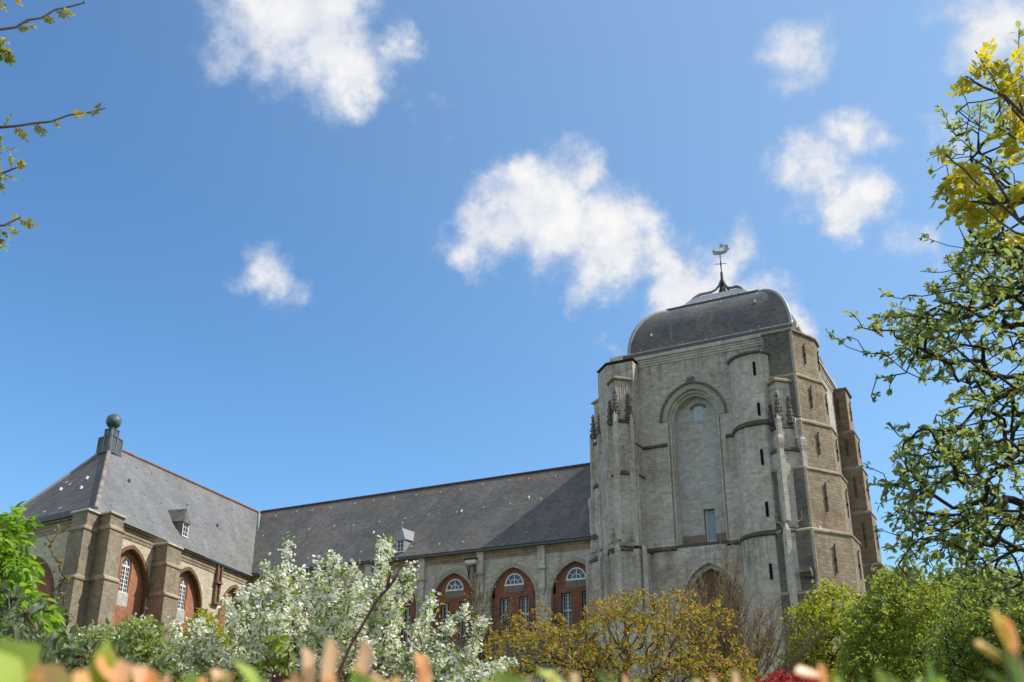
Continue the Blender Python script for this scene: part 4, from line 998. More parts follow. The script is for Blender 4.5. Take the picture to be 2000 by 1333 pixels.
def leaves(P, D, N, L, W, name, mat, parent, curl=0.0, shape=None):
    """P base, D axis, N approximate upward normal, L length, W full width / length"""
    P, D, N = np.asarray(P, float), np.asarray(D, float), np.asarray(N, float); m_ = len(P)
    D = D / np.linalg.norm(D, axis=1, keepdims=True); S = np.cross(N, D); S /= np.maximum(np.linalg.norm(S, axis=1, keepdims=True), 1e-6); N = np.cross(D, S)
    T = LEAF if shape is None else shape
    L = np.broadcast_to(np.asarray(L, float), (m_,))[:, None]
    W = np.broadcast_to(np.asarray(W, float), (m_,))[:, None]
    Vv = []
    for t_ in T: Vv.append(P + D * L * t_[0] + S * L * W * t_[1] * 1.25 + N * L * (t_[2] - curl * t_[0] ** 2))
    Vv = np.stack(Vv, 1).reshape(-1, 3); base = (np.arange(m_) * 7)[:, None]
    q = np.array([(0, 6, 2, 1), (0, 5, 4, 6)]); F = (base[:, :, None] + q[None]).reshape(-1, 4)
    t3 = np.array([(6, 3, 2), (6, 4, 3)]); F3 = (base[:, :, None] + t3[None]).reshape(-1, 3)
    me = bpy.data.meshes.new(name); me.vertices.add(len(Vv)); me.vertices.foreach_set('co', Vv.astype('f').ravel())
    loops = np.concatenate([F.ravel(), F3.ravel()]).astype('i'); me.loops.add(len(loops)); me.loops.foreach_set('vertex_index', loops)
    me.polygons.add(len(F) + len(F3)); me.polygons.foreach_set('loop_start', np.concatenate([np.arange(len(F)) * 4, len(F) * 4 + np.arange(len(F3)) * 3]).astype('i'))
    me.polygons.foreach_set('use_smooth', np.ones(len(F) + len(F3), bool)); me.update(calc_edges=True)
    return link_mesh(name, me, mat, parent)
def rvec(n, rng): v = rng.normal(size=(n, 3)); return v / np.linalg.norm(v, axis=1, keepdims=True)
def pts_in(blobs, rng, total):
    """blobs: (px, py, rx, ry, dmin, dmax, weight) -> world points inside those parts of the crown"""
    w_ = np.array([b_[6] if len(b_) > 6 else b_[2] * b_[3] for b_ in blobs], float); w_ /= w_.sum(); res = []
    for b_ in blobs:
        pass
    for k in rng.choice(len(blobs), total, p=w_):
        px, py, rx, ry, d0, d1 = blobs[k][:6]
        while True:
            a, c = rng.uniform(-1, 1, 2)
            if a * a + c * c <= 1: break
        res.append(at(px + a * rx, py + c * ry, rng.uniform(d0, d1)))
    return np.array([tuple(p) for p in res])
def tree(name, label, cat, trunk, tips, mats, rng, leaf=None, group=None, bend=.12, up=.05, seg=3, rtip=.004, taper=.48, parts=('trunk', 'crown'), dirbias=.35, nt=5):
    """leaf: dict(n, L, W, spread, along, droop, mat)"""
    root = empty(name, tuple(trunk[0])); tag(root, label, cat, group)
    pos, E, rad, ends, par = grow(trunk, tips, rng, bend, up, seg, taper, rtip, dirbias)
    tubes(pos, E, rad, parts[0], mats[0], root, nt)
    for lf in (leaf or []):
        n_ = lf['n']; idx = np.repeat(np.array(ends), n_); pi = np.array([par[i] for i in idx]); p1, p0 = pos[idx], pos[pi]
        f = rng.uniform(lf.get('f0', .1), 1.02, len(idx))[:, None]; ax = p1 - p0; axl = np.linalg.norm(ax, axis=1, keepdims=True); ax = ax / np.maximum(axl, 1e-6)
        mx_ = lf.get('reach')
        if mx_: f = 1 - (1 - f) * np.minimum(1, mx_ / np.maximum(axl, 1e-6))
        P = p0 + (p1 - p0) * f + rng.normal(0, lf.get('jit', .01), (len(idx), 3))
        D = rvec(len(idx), rng) * lf.get('rand', .8) + ax * lf.get('along', .7) + np.array([0, 0, lf.get('lift', 0)])
        N = rvec(len(idx), rng) * .7 + np.array([0, 0, 1.0])
        if 'face' in lf: N = rvec(len(idx), rng) * .8 + np.array(lf['face'])
        L = lf['L'] * rng.uniform(.65, 1.2, len(idx))
        leaves(P, D, N, L, lf['W'] * rng.uniform(.8, 1.15, len(idx)), lf.get('name', parts[1]), lf['mat'], root, lf.get('curl', .1))
    return root
def A(px, py, d): return tuple(at(px, py, d))
def low(px, d, z=0.0): p = at(px, 1333, d); return (p.x, p.y, z)

LM = {}
LM['whitebeam'] = leaf_mat('whitebeam_leaf', (.11, .145, .058), (.17, .21, .09), (.29, .32, .21), trans=.5, tcol=(.38, .45, .11), clump=1.3)
LM['robinia'] = leaf_mat('golden_leaf', (.46, .38, .03), (.58, .50, .05), (.34, .36, .04), trans=.5, tcol=(.62, .50, .03), clump=2)
LM['robinia_young'] = leaf_mat('young_golden_leaf', (.30, .30, .05), (.42, .38, .06), (.20, .19, .09), trans=.4, tcol=(.5, .45, .05), clump=2)
LM['pear'] = leaf_mat('pear_leaf', (.10, .17, .025), (.17, .24, .04), (.24, .29, .05), trans=.45, tcol=(.28, .36, .04))
LM['petal'] = leaf_mat('white_petal', (.72, .72, .66), (.82, .82, .78), (.62, .61, .52), trans=.3, tcol=(.8, .8, .75), clump=2.5, spec=.15)
LM['cherry'] = leaf_mat('bronze_leaf', (.19, .205, .03), (.28, .27, .04), (.34, .24, .045), trans=.45, tcol=(.40, .28, .03), clump=.7)
LM['cherry_tip'] = leaf_mat('copper_leaf', (.40, .15, .045), (.46, .20, .05), (.30, .22, .04), trans=.45, tcol=(.55, .22, .04))
LM['birch'] = leaf_mat('spring_yellow_leaf', (.20, .22, .02), (.30, .31, .03), (.14, .19, .025), trans=.48, tcol=(.40, .40, .03), clump=.6)
LM['green'] = leaf_mat('fresh_green_leaf', (.13, .175, .03), (.215, .26, .045), (.29, .32, .065), trans=.48, tcol=(.34, .40, .05), clump=.45)
LM['deep'] = leaf_mat('dark_green_leaf', (.085, .125, .026), (.15, .19, .042), (.22, .26, .06), trans=.42, tcol=(.22, .30, .05), clump=.5)
LM['bright'] = leaf_mat('bright_green_leaf', (.10, .22, .02), (.18, .32, .035), (.26, .36, .05), trans=.48, tcol=(.30, .46, .04), clump=1.0)
LM['grey'] = leaf_mat('grey_green_leaf', (.10, .14, .07), (.17, .21, .12), (.25, .28, .20), trans=.35, tcol=(.2, .26, .08), clump=1.2)
LM['pale'] = leaf_mat('pale_green_leaf', (.13, .18, .045), (.21, .26, .075), (.32, .36, .16), trans=.42, tcol=(.28, .34, .06), clump=.9)
LM['red'] = leaf_mat('crimson_leaf', (.26, .012, .022), (.36, .02, .03), (.18, .01, .02), trans=.4, tcol=(.5, .03, .04), clump=1)
LM['seed'] = leaf_mat('brown_flower_head', (.22, .15, .05), (.32, .23, .08), trans=.3)

# -- grey-green tree reaching in from the right
r1 = np.random.default_rng(11)
B = [(1950, 560, 130, 90, 5.6, 8.4, 1.0), (1900, 330, 85, 130, 5.6, 8, .7), (1930, 700, 150, 90, 5.4, 8.6, 1.5), (1860, 620, 130, 70, 5.5, 8, .9), (1960, 850, 140, 110, 5.4, 8.8, 1.7), (1850, 880, 110, 60, 5.6, 8, .8),
     (1860, 1010, 130, 75, 5.4, 8.2, 1.3), (1960, 1060, 110, 110, 5.4, 8.6, 1.3), (1820, 1090, 100, 45, 5.5, 7.6, .6), (1960, 430, 70, 90, 5.6, 8.2, .8), (1970, 200, 45, 90, 5.8, 7.5, .25), (2090, 700, 110, 350, 5.0, 9, 1.6), (1760, 640, 70, 35, 5.6, 7, .3), (1940, 520, 90, 60, 5.6, 8, .9), (1790, 690, 80, 30, 5.6, 7.4, .35), (1790, 950, 70, 40, 5.6, 7.4, .5)]
tips = pts_in(B, r1, 1260)
spurs = [(1615, 648), (1640, 668), (1660, 610), (1690, 690), (1725, 575), (1712, 740), (1712, 772), (1735, 828), (1742, 765), (1690, 912), (1700, 945), (1718, 985), (1735, 1010), (1712, 1040), (1780, 705), (1800, 462), (1815, 530), (1830, 385), (1838, 212), (1852, 245), (1875, 180), (1990, 60), (1752, 905), (1745, 1075), (1790, 1135), (1770, 830), (1795, 640), (1735, 620), (1680, 640), (1705, 640)]
tips = np.concatenate([tips, np.array([A(x, y, r1.uniform(5.8, 6.8)) for x, y in spurs])])
tk = [low(2330, 7.4), A(2300, 1500, 7.4), A(2230, 1250, 7.2), A(2150, 1050, 7.0), A(2110, 860, 7.0), A(2080, 640, 7.0), A(2050, 420, 7.1), A(2020, 240, 7.2)]
limb = [A(2000, 985, 6.7), A(1930, 995, 6.5), A(1870, 1060, 6.4), A(2030, 720, 6.6), A(1930, 730, 6.4), A(1850, 715, 6.3), A(1960, 860, 6.6), A(1870, 900, 6.4), A(1960, 560, 6.8), A(1960, 1150, 6.6)]
tips = np.concatenate([np.array(limb), tips])
tree('whitebeam_tree', 'tall grey-green leafy tree with dark twisting branches reaching in from the right edge', 'tree', tk, tips, [M['bark']], r1,
     [dict(n=8, L=.049, W=.52, mat=LM['whitebeam'], rand=.9, along=.8, lift=.15, reach=.11, jit=.009, f0=.0, curl=.15)], bend=.16, up=-.06, rtip=.0029, taper=.44, dirbias=.22)

# -- golden robinia sprays in front of it, and on the left edge: pinnate leaves on arching twigs
def pinnate(twigs, name, label, cat, rng, mat, L=.045, per=9, nleaf=7, droop=.4, bark=M['bark_brown'], trunk=None, r0=.009, ball=False):
    root = empty(name, trunk[0]); tag(root, label, cat)
    P, D, N, Ls = [], [], [], []; E = []; pos = [np.array(p, float) for p in trunk]; rad = list(np.linspace(.07, .018, len(trunk))); E += [(i, i + 1) for i in range(len(trunk) - 1)]
    for tw in twigs:
        q = [np.array(A(*p), float) for p in tw]; base = len(pos); dd_ = np.linalg.norm(np.array(pos[:len(trunk)]) - q[0], axis=1); j = int(np.argmin(dd_))
        fine = []
        for a, c in zip(q[:-1], q[1:]):
            for f in np.linspace(0, 1, 4)[:-1]: fine.append(a + (c - a) * f + rng.normal(0, .004, 3))
        fine.append(q[-1]); k0 = len(pos)
        for i, p in enumerate(fine): pos.append(p); rad.append(r0 * (1 - .65 * i / len(fine)))
        E.append((j, k0)); E += [(k0 + i, k0 + i + 1) for i in range(len(fine) - 1)]
        tot = len(fine) - 1
        for m_ in range(nleaf):
            u = (m_ + rng.uniform(.1, .9)) / nleaf * tot; i = min(int(u), tot - 1); p = fine[i] + (fine[i + 1] - fine[i]) * (u - i); ax = fine[i + 1] - fine[i]; ax /= np.linalg.norm(ax) + 1e-9
            side = np.cross(ax, rvec(1, rng)[0]); side /= np.linalg.norm(side) + 1e-9
            rd = side * .8 + ax * .6 + np.array([0, 0, -droop * rng.uniform(0, 1.5)]); rd /= np.linalg.norm(rd); rl = L * per * .42 * rng.uniform(.6, 1.15)
            nn = np.cross(rd, rvec(1, rng)[0]); nn /= np.linalg.norm(nn); sd = np.cross(rd, nn); e0 = len(pos)
            pos.append(p); pos.append(p + rd * rl); rad += [.0018, .001]; E.append((e0, e0 + 1))
            for a in range(per):
                f = .25 + .75 * a / (per - 1)
                for sg in ((-1, 1) if a < per - 1 else (0,)):
                    P.append(p + rd * rl * f); D.append(rd * (.5 if sg else 1) + sd * sg * .9 + nn * rng.normal(0, .2)); N.append(nn + rng.normal(0, .25, 3)); Ls.append(L * rng.uniform(.75, 1.15) * (1 - .3 * abs(f - .55)))
    tubes(np.array(pos), E, np.array(rad), 'branch', bark, root, 5)
    leaves(P, D, N, np.array(Ls), .5, 'leaflets', mat, root, .1)
    return root
r2 = np.random.default_rng(5)
tw = [[(2110, 420, 5.3), (2000, 240, 5.2), (1950, 170, 5.1), (1905, 100, 5.0)], [(1960, 185, 5.1), (1900, 160, 5.1), (1885, 150, 5.05)], [(2040, 330, 5.2), (1985, 180, 5.2), (1970, 130, 5.2)], [(2030, 300, 5.2), (1950, 250, 5.15)],
      [(2110, 520, 5.2), (1990, 430, 5.1), (1900, 350, 5.0), (1845, 300, 4.95)], [(1960, 410, 5.1), (1870, 345, 5.0), (1840, 350, 4.95)], [(1990, 430, 5.1), (1930, 330, 5.1), (1900, 310, 5.1)], [(2060, 470, 5.1), (1980, 455, 5.0), (1910, 390, 5.0)], [(1950, 400, 5.1), (1900, 395, 5.0), (1870, 390, 5.0)], [(2050, 260, 5.2), (1995, 220, 5.2), (1965, 190, 5.2)]]
pinnate(tw, 'golden_robinia', 'golden yellow leafy tree sprays at upper right in front of the grey-green tree', 'tree', r2, LM['robinia'], L=.055, per=6, nleaf=9, trunk=[low(2420, 5.6), A(2400, 1200, 5.6), A(2300, 800, 5.5), A(2180, 480, 5.4), A(2130, 350, 5.3)])
r3 = np.random.default_rng(9)
tw = [[(-120, 110, 4.3), (0, 62, 4.3), (80, 33, 4.3), (165, 6, 4.3)], [(-80, 120, 4.3), (-20, 70, 4.3), (20, 105, 4.3)], [(-150, 275, 4.2), (0, 250, 4.2), (100, 236, 4.2), (205, 212, 4.2)], [(-120, 370, 4.2), (-20, 345, 4.2), (32, 328, 4.2)], [(-130, 480, 4.2), (-10, 445, 4.2), (40, 425, 4.2)], [(-60, 300, 4.2), (0, 285, 4.2)], [(-60, 5, 4.3), (20, -8, 4.3)], [(-90, 480, 4.2), (0, 462, 4.2)], [(-40, 100, 4.3), (0, 90, 4.3)]]
pinnate(tw, 'budding_robinia', 'thin bare twigs with tufts of young yellow leaves poking in from the left edge', 'tree', r3, LM['robinia_young'], L=.026, per=6, nleaf=10, droop=.1, trunk=[low(-420, 4.6), A(-400, 1200, 4.6), A(-300, 700, 4.5), A(-200, 350, 4.3), A(-170, 120, 4.3)], r0=.008)

# -- bright green tree on the left edge
r4 = np.random.default_rng(21)
B = [(5, 1065, 42, 40, 8, 9.5, .7), (20, 1130, 50, 50, 7.8, 9.6, 1.0), (20, 1210, 70, 55, 7.8, 9.6, 1.3), (-70, 1120, 90, 110, 7.8, 10, 1.2), (75, 1215, 35, 35, 8, 9.4, .4), (25, 1025, 30, 22, 8.3, 9, .2), (-40, 1300, 120, 70, 8, 9.6, .6)]
tree('bright_green_tree', 'bright green leafy tree at the left edge against the transept', 'tree', [low(-60, 9), A(-60, 1400, 9), A(-40, 1250, 9), A(-20, 1120, 9)], pts_in(B, r4, 330), [M['bark_brown']], r4,
     [dict(n=9, L=.115, W=.40, mat=LM['bright'], rand=.8, along=.5, lift=-.25, reach=.16, jit=.03, curl=.25)], rtip=.003, up=.08)
tw = [at(x, y, 8.6) for x, y in ((100, 1060), (118, 1100), (110, 1150), (125, 1170), (118, 1035), (60, 1022), (130, 1205), (128, 1130))]
# -- brown flower heads of the shrub behind it
tree('seeding_shrub', 'spindly shrub with brown flower heads beside the bright green tree', 'shrub', [low(120, 9.2), A(115, 1380, 9.2), A(112, 1250, 9.2)], np.array([tuple(p) for p in tw]), [M['bark_brown']], r4,
     [dict(n=22, L=.028, W=.7, mat=LM['seed'], rand=1, along=.6, reach=.14, jit=.025, f0=0)], rtip=.003)
# -- grey-green shrub, lower left
r5 = np.random.default_rng(31)
B = [(40, 1240, 60, 60, 6.2, 7.4, .8), (120, 1275, 70, 45, 6.2, 7.6, 1), (200, 1300, 70, 35, 6.2, 7.6, 1), (270, 1320, 60, 25, 6.2, 7.4, .7), (60, 1330, 130, 60, 6, 7.4, 1), (20, 1180, 30, 35, 6.4, 7.0, .2)]
tree('grey_green_shrub', 'grey-green shrub with upright silvery leaf rosettes, lower left', 'shrub', [low(130, 6.8), A(130, 1480, 6.8), A(125, 1380, 6.8)], pts_in(B, r5, 150), [M['bark_brown']], r5,
     [dict(n=12, L=.085, W=.36, mat=LM['grey'], rand=.7, along=.9, lift=.45, reach=.13, jit=.01, f0=.0)], rtip=.003)
B = [(215, 1255, 80, 28, 14, 17, 1), (270, 1250, 45, 40, 14, 17, .9), (170, 1265, 60, 30, 14, 17, .7), (300, 1290, 60, 40, 14, 16.5, 1), (230, 1310, 120, 50, 14, 17, 1.4), (345, 1310, 50, 40, 14, 16, .5)]
r6 = np.random.default_rng(33)
tree('pale_flowering_shrub', 'rounded pale green shrub with small cream flower heads before the transept buttresses', 'shrub', [low(250, 15.5), A(250, 1400, 15.5), A(250, 1330, 15.5)], pts_in(B, r6, 420), [M['bark_brown']], r6,
     [dict(n=11, L=.10, W=.5, mat=LM['pale'], rand=.9, along=.5, lift=.2, reach=.22, jit=.05), dict(n=4, L=.045, W=.9, mat=LM['petal'], rand=1, along=.4, lift=.4, reach=.05, jit=.05, name='flower')], rtip=.004)
B = [(395, 1250, 40, 45, 18, 20, 1), (130, 1230, 30, 40, 18, 20, .6), (420, 1290, 60, 40, 18, 20, 1)]
tree('yellow_green_bush', 'loose yellow-green bush glimpsed between the white blossom and the transept wall', 'shrub', [low(400, 19), A(400, 1380, 19), A(400, 1310, 19)], pts_in(B[:1] + B[2:], r6, 150), [M['bark_brown']], r6,
     [dict(n=14, L=.10, W=.5, mat=LM['birch'], rand=.9, along=.5, reach=.3, jit=.08)], rtip=.004)

# -- white blossoming pear
r7 = np.random.default_rng(41)
sh = [(565, 1062, 560, 1250), (548, 1110, 575, 1260), (655, 1082, 640, 1260), (622, 1105, 615, 1270), (690, 1105, 675, 1260), (745, 1052, 722, 1200), (762, 1068, 735, 1180), (800, 1105, 765, 1230), (520, 1100, 530, 1260), (500, 1150, 520, 1280), (590, 1120, 600, 1280), (705, 1140, 700, 1290),
      (850, 1165, 800, 1290), (905, 1185, 850, 1300), (945, 1212, 890, 1310), (470, 1150, 490, 1270), (440, 1175, 470, 1290), (380, 1210, 430, 1310), (335, 1222, 400, 1320), (358, 1260, 420, 1330), (770, 1130, 745, 1280), (830, 1200, 790, 1310), (1003, 1290, 905, 1340), (970, 1300, 880, 1345), (930, 1262, 860, 1330), (735, 1150, 715, 1290), (650, 1160, 645, 1300), (560, 1170, 580, 1300), (410, 1240, 460, 1320), (872, 1225, 820, 1310), (530, 1200, 550, 1310), (480, 1220, 520, 1320), (680, 1190, 670, 1310), (610, 1180, 620, 1310), (780, 1220, 750, 1320), (345, 1290, 400, 1345), (460, 1275, 500, 1340), (860, 1290, 810, 1345), (640, 1250, 640, 1340), (720, 1250, 700, 1340), (570, 1270, 590, 1340), (800, 1285, 760, 1345)]
tips = []; 
for x0, y0, x1, y1 in sh:
    d = r7.uniform(11.6, 14.4); n_ = int(math.hypot(x1 - x0, y1 - y0) / 12) + 3
    for k in range(n_):
        f = k / (n_ - 1); wd = 5 + 19 * min(1, f * 1.25)
        tips.append(A(x0 + (x1 - x0) * f + r7.normal(0, wd * .55), y0 + (y1 - y0) * f + r7.normal(0, 6), d + r7.normal(0, .14)))
pt = [low(690, 13), A(690, 1480, 13), A(685, 1400, 13), A(670, 1345, 13)]
pear = tree('blossoming_pear', 'tree covered in white blossom with fresh green leaves in front of the nave', 'tree', pt, np.array(tips), [M['bark_brown']], r7,
     [dict(n=8, L=.08, W=.40, mat=LM['pear'], rand=.8, along=.4, lift=-.1, reach=.25, jit=.06, curl=.25), dict(n=32, L=.046, W=1.0, mat=LM['petal'], rand=1, along=.2, lift=.2, reach=.07, jit=.042, name='blossom', f0=.1)], rtip=.0035, up=.1, bend=.08, dirbias=.5)

# -- bronze-leaved cherry in the middle
r8 = np.random.default_rng(51)
B = [(1050, 1235, 60, 45, 15, 18, .8), (1000, 1275, 70, 50, 15, 18, 1), (1100, 1270, 90, 55, 14.5, 18.5, 1.6), (1200, 1250, 90, 60, 14.5, 18.5, 1.8), (1230, 1185, 45, 28, 15.5, 17.5, .4), (1320, 1185, 50, 30, 15.5, 17.5, .5), (1300, 1250, 100, 60, 14.5, 18.5, 1.8), (1380, 1210, 50, 40, 15, 17.5, .7), (1400, 1290, 80, 45, 15, 18, 1.2), (1120, 1330, 180, 50, 14.5, 18, 2), (1300, 1330, 160, 50, 14.5, 18, 1.8), (1450, 1320, 45, 30, 15, 17, .4), (960, 1320, 50, 35, 15, 17, .5), (1170, 1200, 40, 25, 15.5, 17.5, .3)]
tips = pts_in(B, r8, 880)
tips = np.concatenate([tips, np.array([A(x, y, 16.4) for x, y in ((1055, 1182), (1070, 1190), (1215, 1160), (1258, 1158), (1292, 1162), (1325, 1152), (1352, 1160), (1395, 1178), (1280, 1180), (1010, 1210), (1145, 1200), (1420, 1215), (1465, 1300), (1090, 1205), (1240, 1170))])])
tree('bronze_cherry', 'spreading tree with orange-green spring leaves in front of the nave windows', 'tree', [low(1230, 16.5), A(1230, 1420, 16.5), A(1225, 1380, 16.5), A(1220, 1335, 16.5)], tips, [M['bark_brown']], r8,
     [dict(n=8, L=.08, W=.42, mat=LM['cherry'], rand=.9, along=.6, lift=-.1, reach=.26, jit=.04, curl=.2), dict(n=2, L=.075, W=.42, mat=LM['cherry_tip'], rand=.7, along=.8, lift=.2, reach=.06, jit=.02, name='young_leaves', f0=.5)], rtip=.0036, bend=.08)

# -- bare twiggy trees: recursive branching
r9 = np.random.default_rng(61)
def bare(name, label, base, stems, mat, bark_r, depth=3, spread=.42, kids=5, shrink=.55):
    root = empty(name, base); tag(root, label, 'tree')
    pos, E, rad = [], [], []; ends = []
    def branch(p, d, L, r, k, parent):
        n_ = 5; last = parent
        for i in range(1, n_ + 1):
            d = d + r9.normal(0, .055, 3) + np.array([0, 0, .05]); d = d / np.linalg.norm(d); q = p + d * L / n_
            pos.append(q); rad.append(max(.0035, r * (1 - .75 * i / n_))); E.append((last, len(pos) - 1)); last = len(pos) - 1
            if k > 0 and i < n_ + 1:
                for _ in range(kids // 3 + (r9.uniform() < (kids % 3) / 3)):
                    c = d + rvec(1, r9)[0] * spread; c[2] += .12; c /= np.linalg.norm(c)
                    branch(q, c, L * shrink * r9.uniform(.6, 1.15), max(.0035, r * .55), k - 1, last)
            p = q
        ends.append((pos[last], d))
    for p0, p1 in stems:
        p0, p1 = np.array(p0), np.array(p1); pos.append(p0); rad.append(bark_r); i0 = len(pos) - 1
        d = p1 - p0; branch(p0, d / np.linalg.norm(d), np.linalg.norm(d), bark_r, depth, i0)
    tubes(np.array(pos), E, np.array(rad), 'branches', M[mat], root, 4)
    P = np.array([e_[0] for e_ in ends]); D = np.array([e_[1] for e_ in ends])
    leaves(P, D, rvec(len(P), r9), .05, .45, 'buds', LM['seed'], root, .1)
    return root
st = [(A(1425 + r9.uniform(-14, 14), 1400, 22), A(x, y, 22 + r9.normal(0, .7))) for x, y in ((1402, 1205), (1380, 1225), (1425, 1210), (1350, 1255), (1455, 1235), (1490, 1260), (1520, 1290), (1415, 1240), (1550, 1320), (1330, 1290), (1470, 1280), (1560, 1345), (1395, 1260), (1440, 1255), (1370, 1275), (1505, 1310), (1410, 1280), (1450, 1300))]
st.append((low(1425, 22), A(1425, 1400, 22)))
bare('bare_tree', 'bare twiggy grey-brown tree rising in front of the low arch of the tower', low(1425, 22), st, 'bark_twig', .022, depth=3, kids=4, spread=.40, shrink=.50)
st = [(A(925 + r9.uniform(-12, 12), 1350, 24), A(x, y, 24 + r9.normal(0, .5))) for x, y in ((925, 1225), (905, 1240), (940, 1225), (965, 1250), (890, 1265), (950, 1270), (915, 1260), (990, 1290))]
st.append((low(925, 24), A(925, 1350, 24)))
bare('bare_bush', 'thin leafless brown bush standing against the drain pipe of the nave', low(925, 24), st, 'bark_brown', .015, depth=3, kids=4, spread=.36, shrink=.48)

# -- yellow-green and green trees on the right
r10 = np.random.default_rng(71)
B = [(1620, 1190, 60, 45, 25, 28, 1), (1580, 1240, 45, 60, 25, 28, .9), (1640, 1260, 70, 70, 24.5, 28.5, 1.5), (1560, 1300, 35, 50, 25, 28, .6), (1650, 1330, 90, 50, 25, 28, 1.2)]
tips = np.concatenate([pts_in(B, r10, 520), np.array([A(x, y, 26) for x, y in ((1605, 1140), (1620, 1146), (1590, 1150), (1652, 1145), (1668, 1158), (1575, 1168), (1560, 1185), (1540, 1200), (1532, 1215), (1640, 1150), (1685, 1165))])])
tree('yellow_green_tree', 'yellow-green spring tree with small leaves at the foot of the tower corner', 'tree', [low(1620, 26.5), A(1620, 1400, 26.5), A(1620, 1330, 26.5), A(1620, 1250, 26.5)], tips, [M['bark_brown']], r10,
     [dict(n=16, L=.095, W=.65, mat=LM['birch'], rand=.9, along=.6, lift=.1, reach=.6, jit=.07)], rtip=.006, up=.1)
B = [(1760, 1150, 50, 45, 21, 25, 1), (1740, 1220, 80, 60, 20.5, 25, 1.4), (1830, 1190, 60, 60, 20.5, 25, 1), (1780, 1290, 110, 60, 20, 25, 1.6), (1700, 1290, 60, 60, 21, 24, 1), (1690, 1215, 35, 40, 22, 24, .5)]
r11 = np.random.default_rng(73)
tree('green_tree', 'dense fresh green tree right of the yellow-green one, below the tower edge', 'tree', [low(1760, 23), A(1760, 1420, 23), A(1760, 1330, 23), A(1760, 1240, 23)], pts_in(B, r11, 760), [M['bark_brown']], r11,
     [dict(n=16, L=.115, W=.5, mat=LM['green'], rand=.9, along=.4, lift=-.15, reach=.7, jit=.09)], rtip=.006)
B = [(1930, 1180, 70, 60, 16, 20, 1), (1900, 1260, 90, 60, 16, 20, 1.4), (1990, 1250, 70, 90, 16, 20, 1.3), (1930, 1330, 120, 50, 16, 20, 1.2), (2060, 1180, 80, 130, 16, 20, .8)]
r12 = np.random.default_rng(75)
tree('dark_green_tree', 'dark green leafy tree in the lower right corner below the hanging branches', 'tree', [low(1960, 18), A(1960, 1420, 18), A(1955, 1330, 18), A(1950, 1240, 18)], pts_in(B, r12, 700), [M['bark']], r12,
     [dict(n=13, L=.095, W=.5, mat=LM['deep'], rand=.9, along=.4, lift=-.1, reach=.6, jit=.08), dict(n=5, L=.09, W=.5, mat=LM['green'], rand=.9, along=.4, reach=.3, jit=.1, name='young_leaves')], rtip=.006)
B = [(1760, 1210, 70, 60, 33, 38, 1), (1860, 1190, 80, 70, 33, 38, 1.2), (1970, 1190, 90, 80, 33, 38, 1.2), (1800, 1300, 120, 60, 33, 38, 1.4), (1950, 1310, 120, 60, 33, 38, 1.4), (1690, 1310, 60, 50, 33, 38, .6)]
r16 = np.random.default_rng(81)
tree('backdrop_tree', 'broad shaded green tree farthest back at the lower right, showing only through gaps', 'tree', [low(1860, 36), A(1860, 1420, 36), A(1860, 1340, 36), A(1860, 1250, 36)], pts_in(B, r16, 520), [M['bark']], r16,
     [dict(n=18, L=.24, W=.6, mat=LM['deep'], rand=.9, along=.4, lift=-.1, reach=1.2, jit=.25)], rtip=.008)
B = [(1535, 1332, 40, 14, 9.5, 11, 1), (1510, 1345, 35, 18, 9.5, 11, .8), (1575, 1345, 35, 18, 9.5, 11, .6), (1568, 1316, 8, 6, 10, 10.4, .05)]
r13 = np.random.default_rng(77)
tree('crimson_shrub', 'small crimson-leaved shrub low down beneath the yellow-green tree', 'shrub', [low(1540, 10.3), A(1540, 1450, 10.3), A(1540, 1380, 10.3)], pts_in(B, r13, 90), [M['bark_brown']], r13,
     [dict(n=10, L=.055, W=.5, mat=LM['red'], rand=.9, along=.5, reach=.12, jit=.03)], rtip=.003)
# -- bramble shoot and leafy twig in front of the blossom
b = MB(); cane = [A(640, 1420, 3.2), A(664, 1312, 3.2), A(680, 1270, 3.2), A(706, 1225, 3.2), (at(735, 1175, 3.2)), A(755, 1152, 3.2), A(762, 1140, 3.2)]
b.tube(cane, [.0062, .006, .0055, .005, .0048, .0046, .003], 7)
bramble = empty('bramble_cane', low(640, 3.2)); tag(bramble, 'single bare reddish thorny cane arching up in front of the white blossom', 'bramble')
b.tube([low(600, 3.2), A(610, 1600, 3.2), A(640, 1420, 3.2)], .008, 7)
mc = plain('red_brown_cane', (.16, .065, .045), .5, .4, c2=(.10, .045, .035), scale=20); b.build('cane', mc, bramble)
b = MB(); rr = np.random.default_rng(3)
for k in range(26):
    i = rr.integers(0, 6); f = rr.uniform(); p = Vector(cane[i]).lerp(Vector(cane[i + 1]), f); dv = Vector(rvec(1, rr)[0]); b.tube([p, p + dv * .022], [.003, .0006], 4)
for k in range(5):
    p = Vector(cane[5]); dv = (Vector(cane[6]) - p).normalized() + Vector(rvec(1, rr)[0]) * .6; b.tube([p, p + dv * .03, p + dv * .05 + Vector((0, 0, .02))], [.005, .004, .001], 5)
b.build('thorn', mc, bramble)
tw = [A(540, 1248, 4.4), A(552, 1258, 4.4), A(520, 1290, 4.4), A(565, 1275, 4.4), A(535, 1272, 4.4), A(560, 1300, 4.4), A(508, 1318, 4.4), A(478, 1325, 4.4)]
tree('leafy_sapling', 'slender green-leaved sapling twig in front of the blossom at lower left of it', 'plant', [low(590, 4.4), A(580, 1450, 4.4), A(572, 1340, 4.4)], np.array(tw), [M['bark_brown']], r13,
     [dict(n=5, L=.062, W=.5, mat=LM['green'], rand=.6, along=.6, lift=-.4, reach=.06, jit=.008, curl=.35)], rtip=.0025)

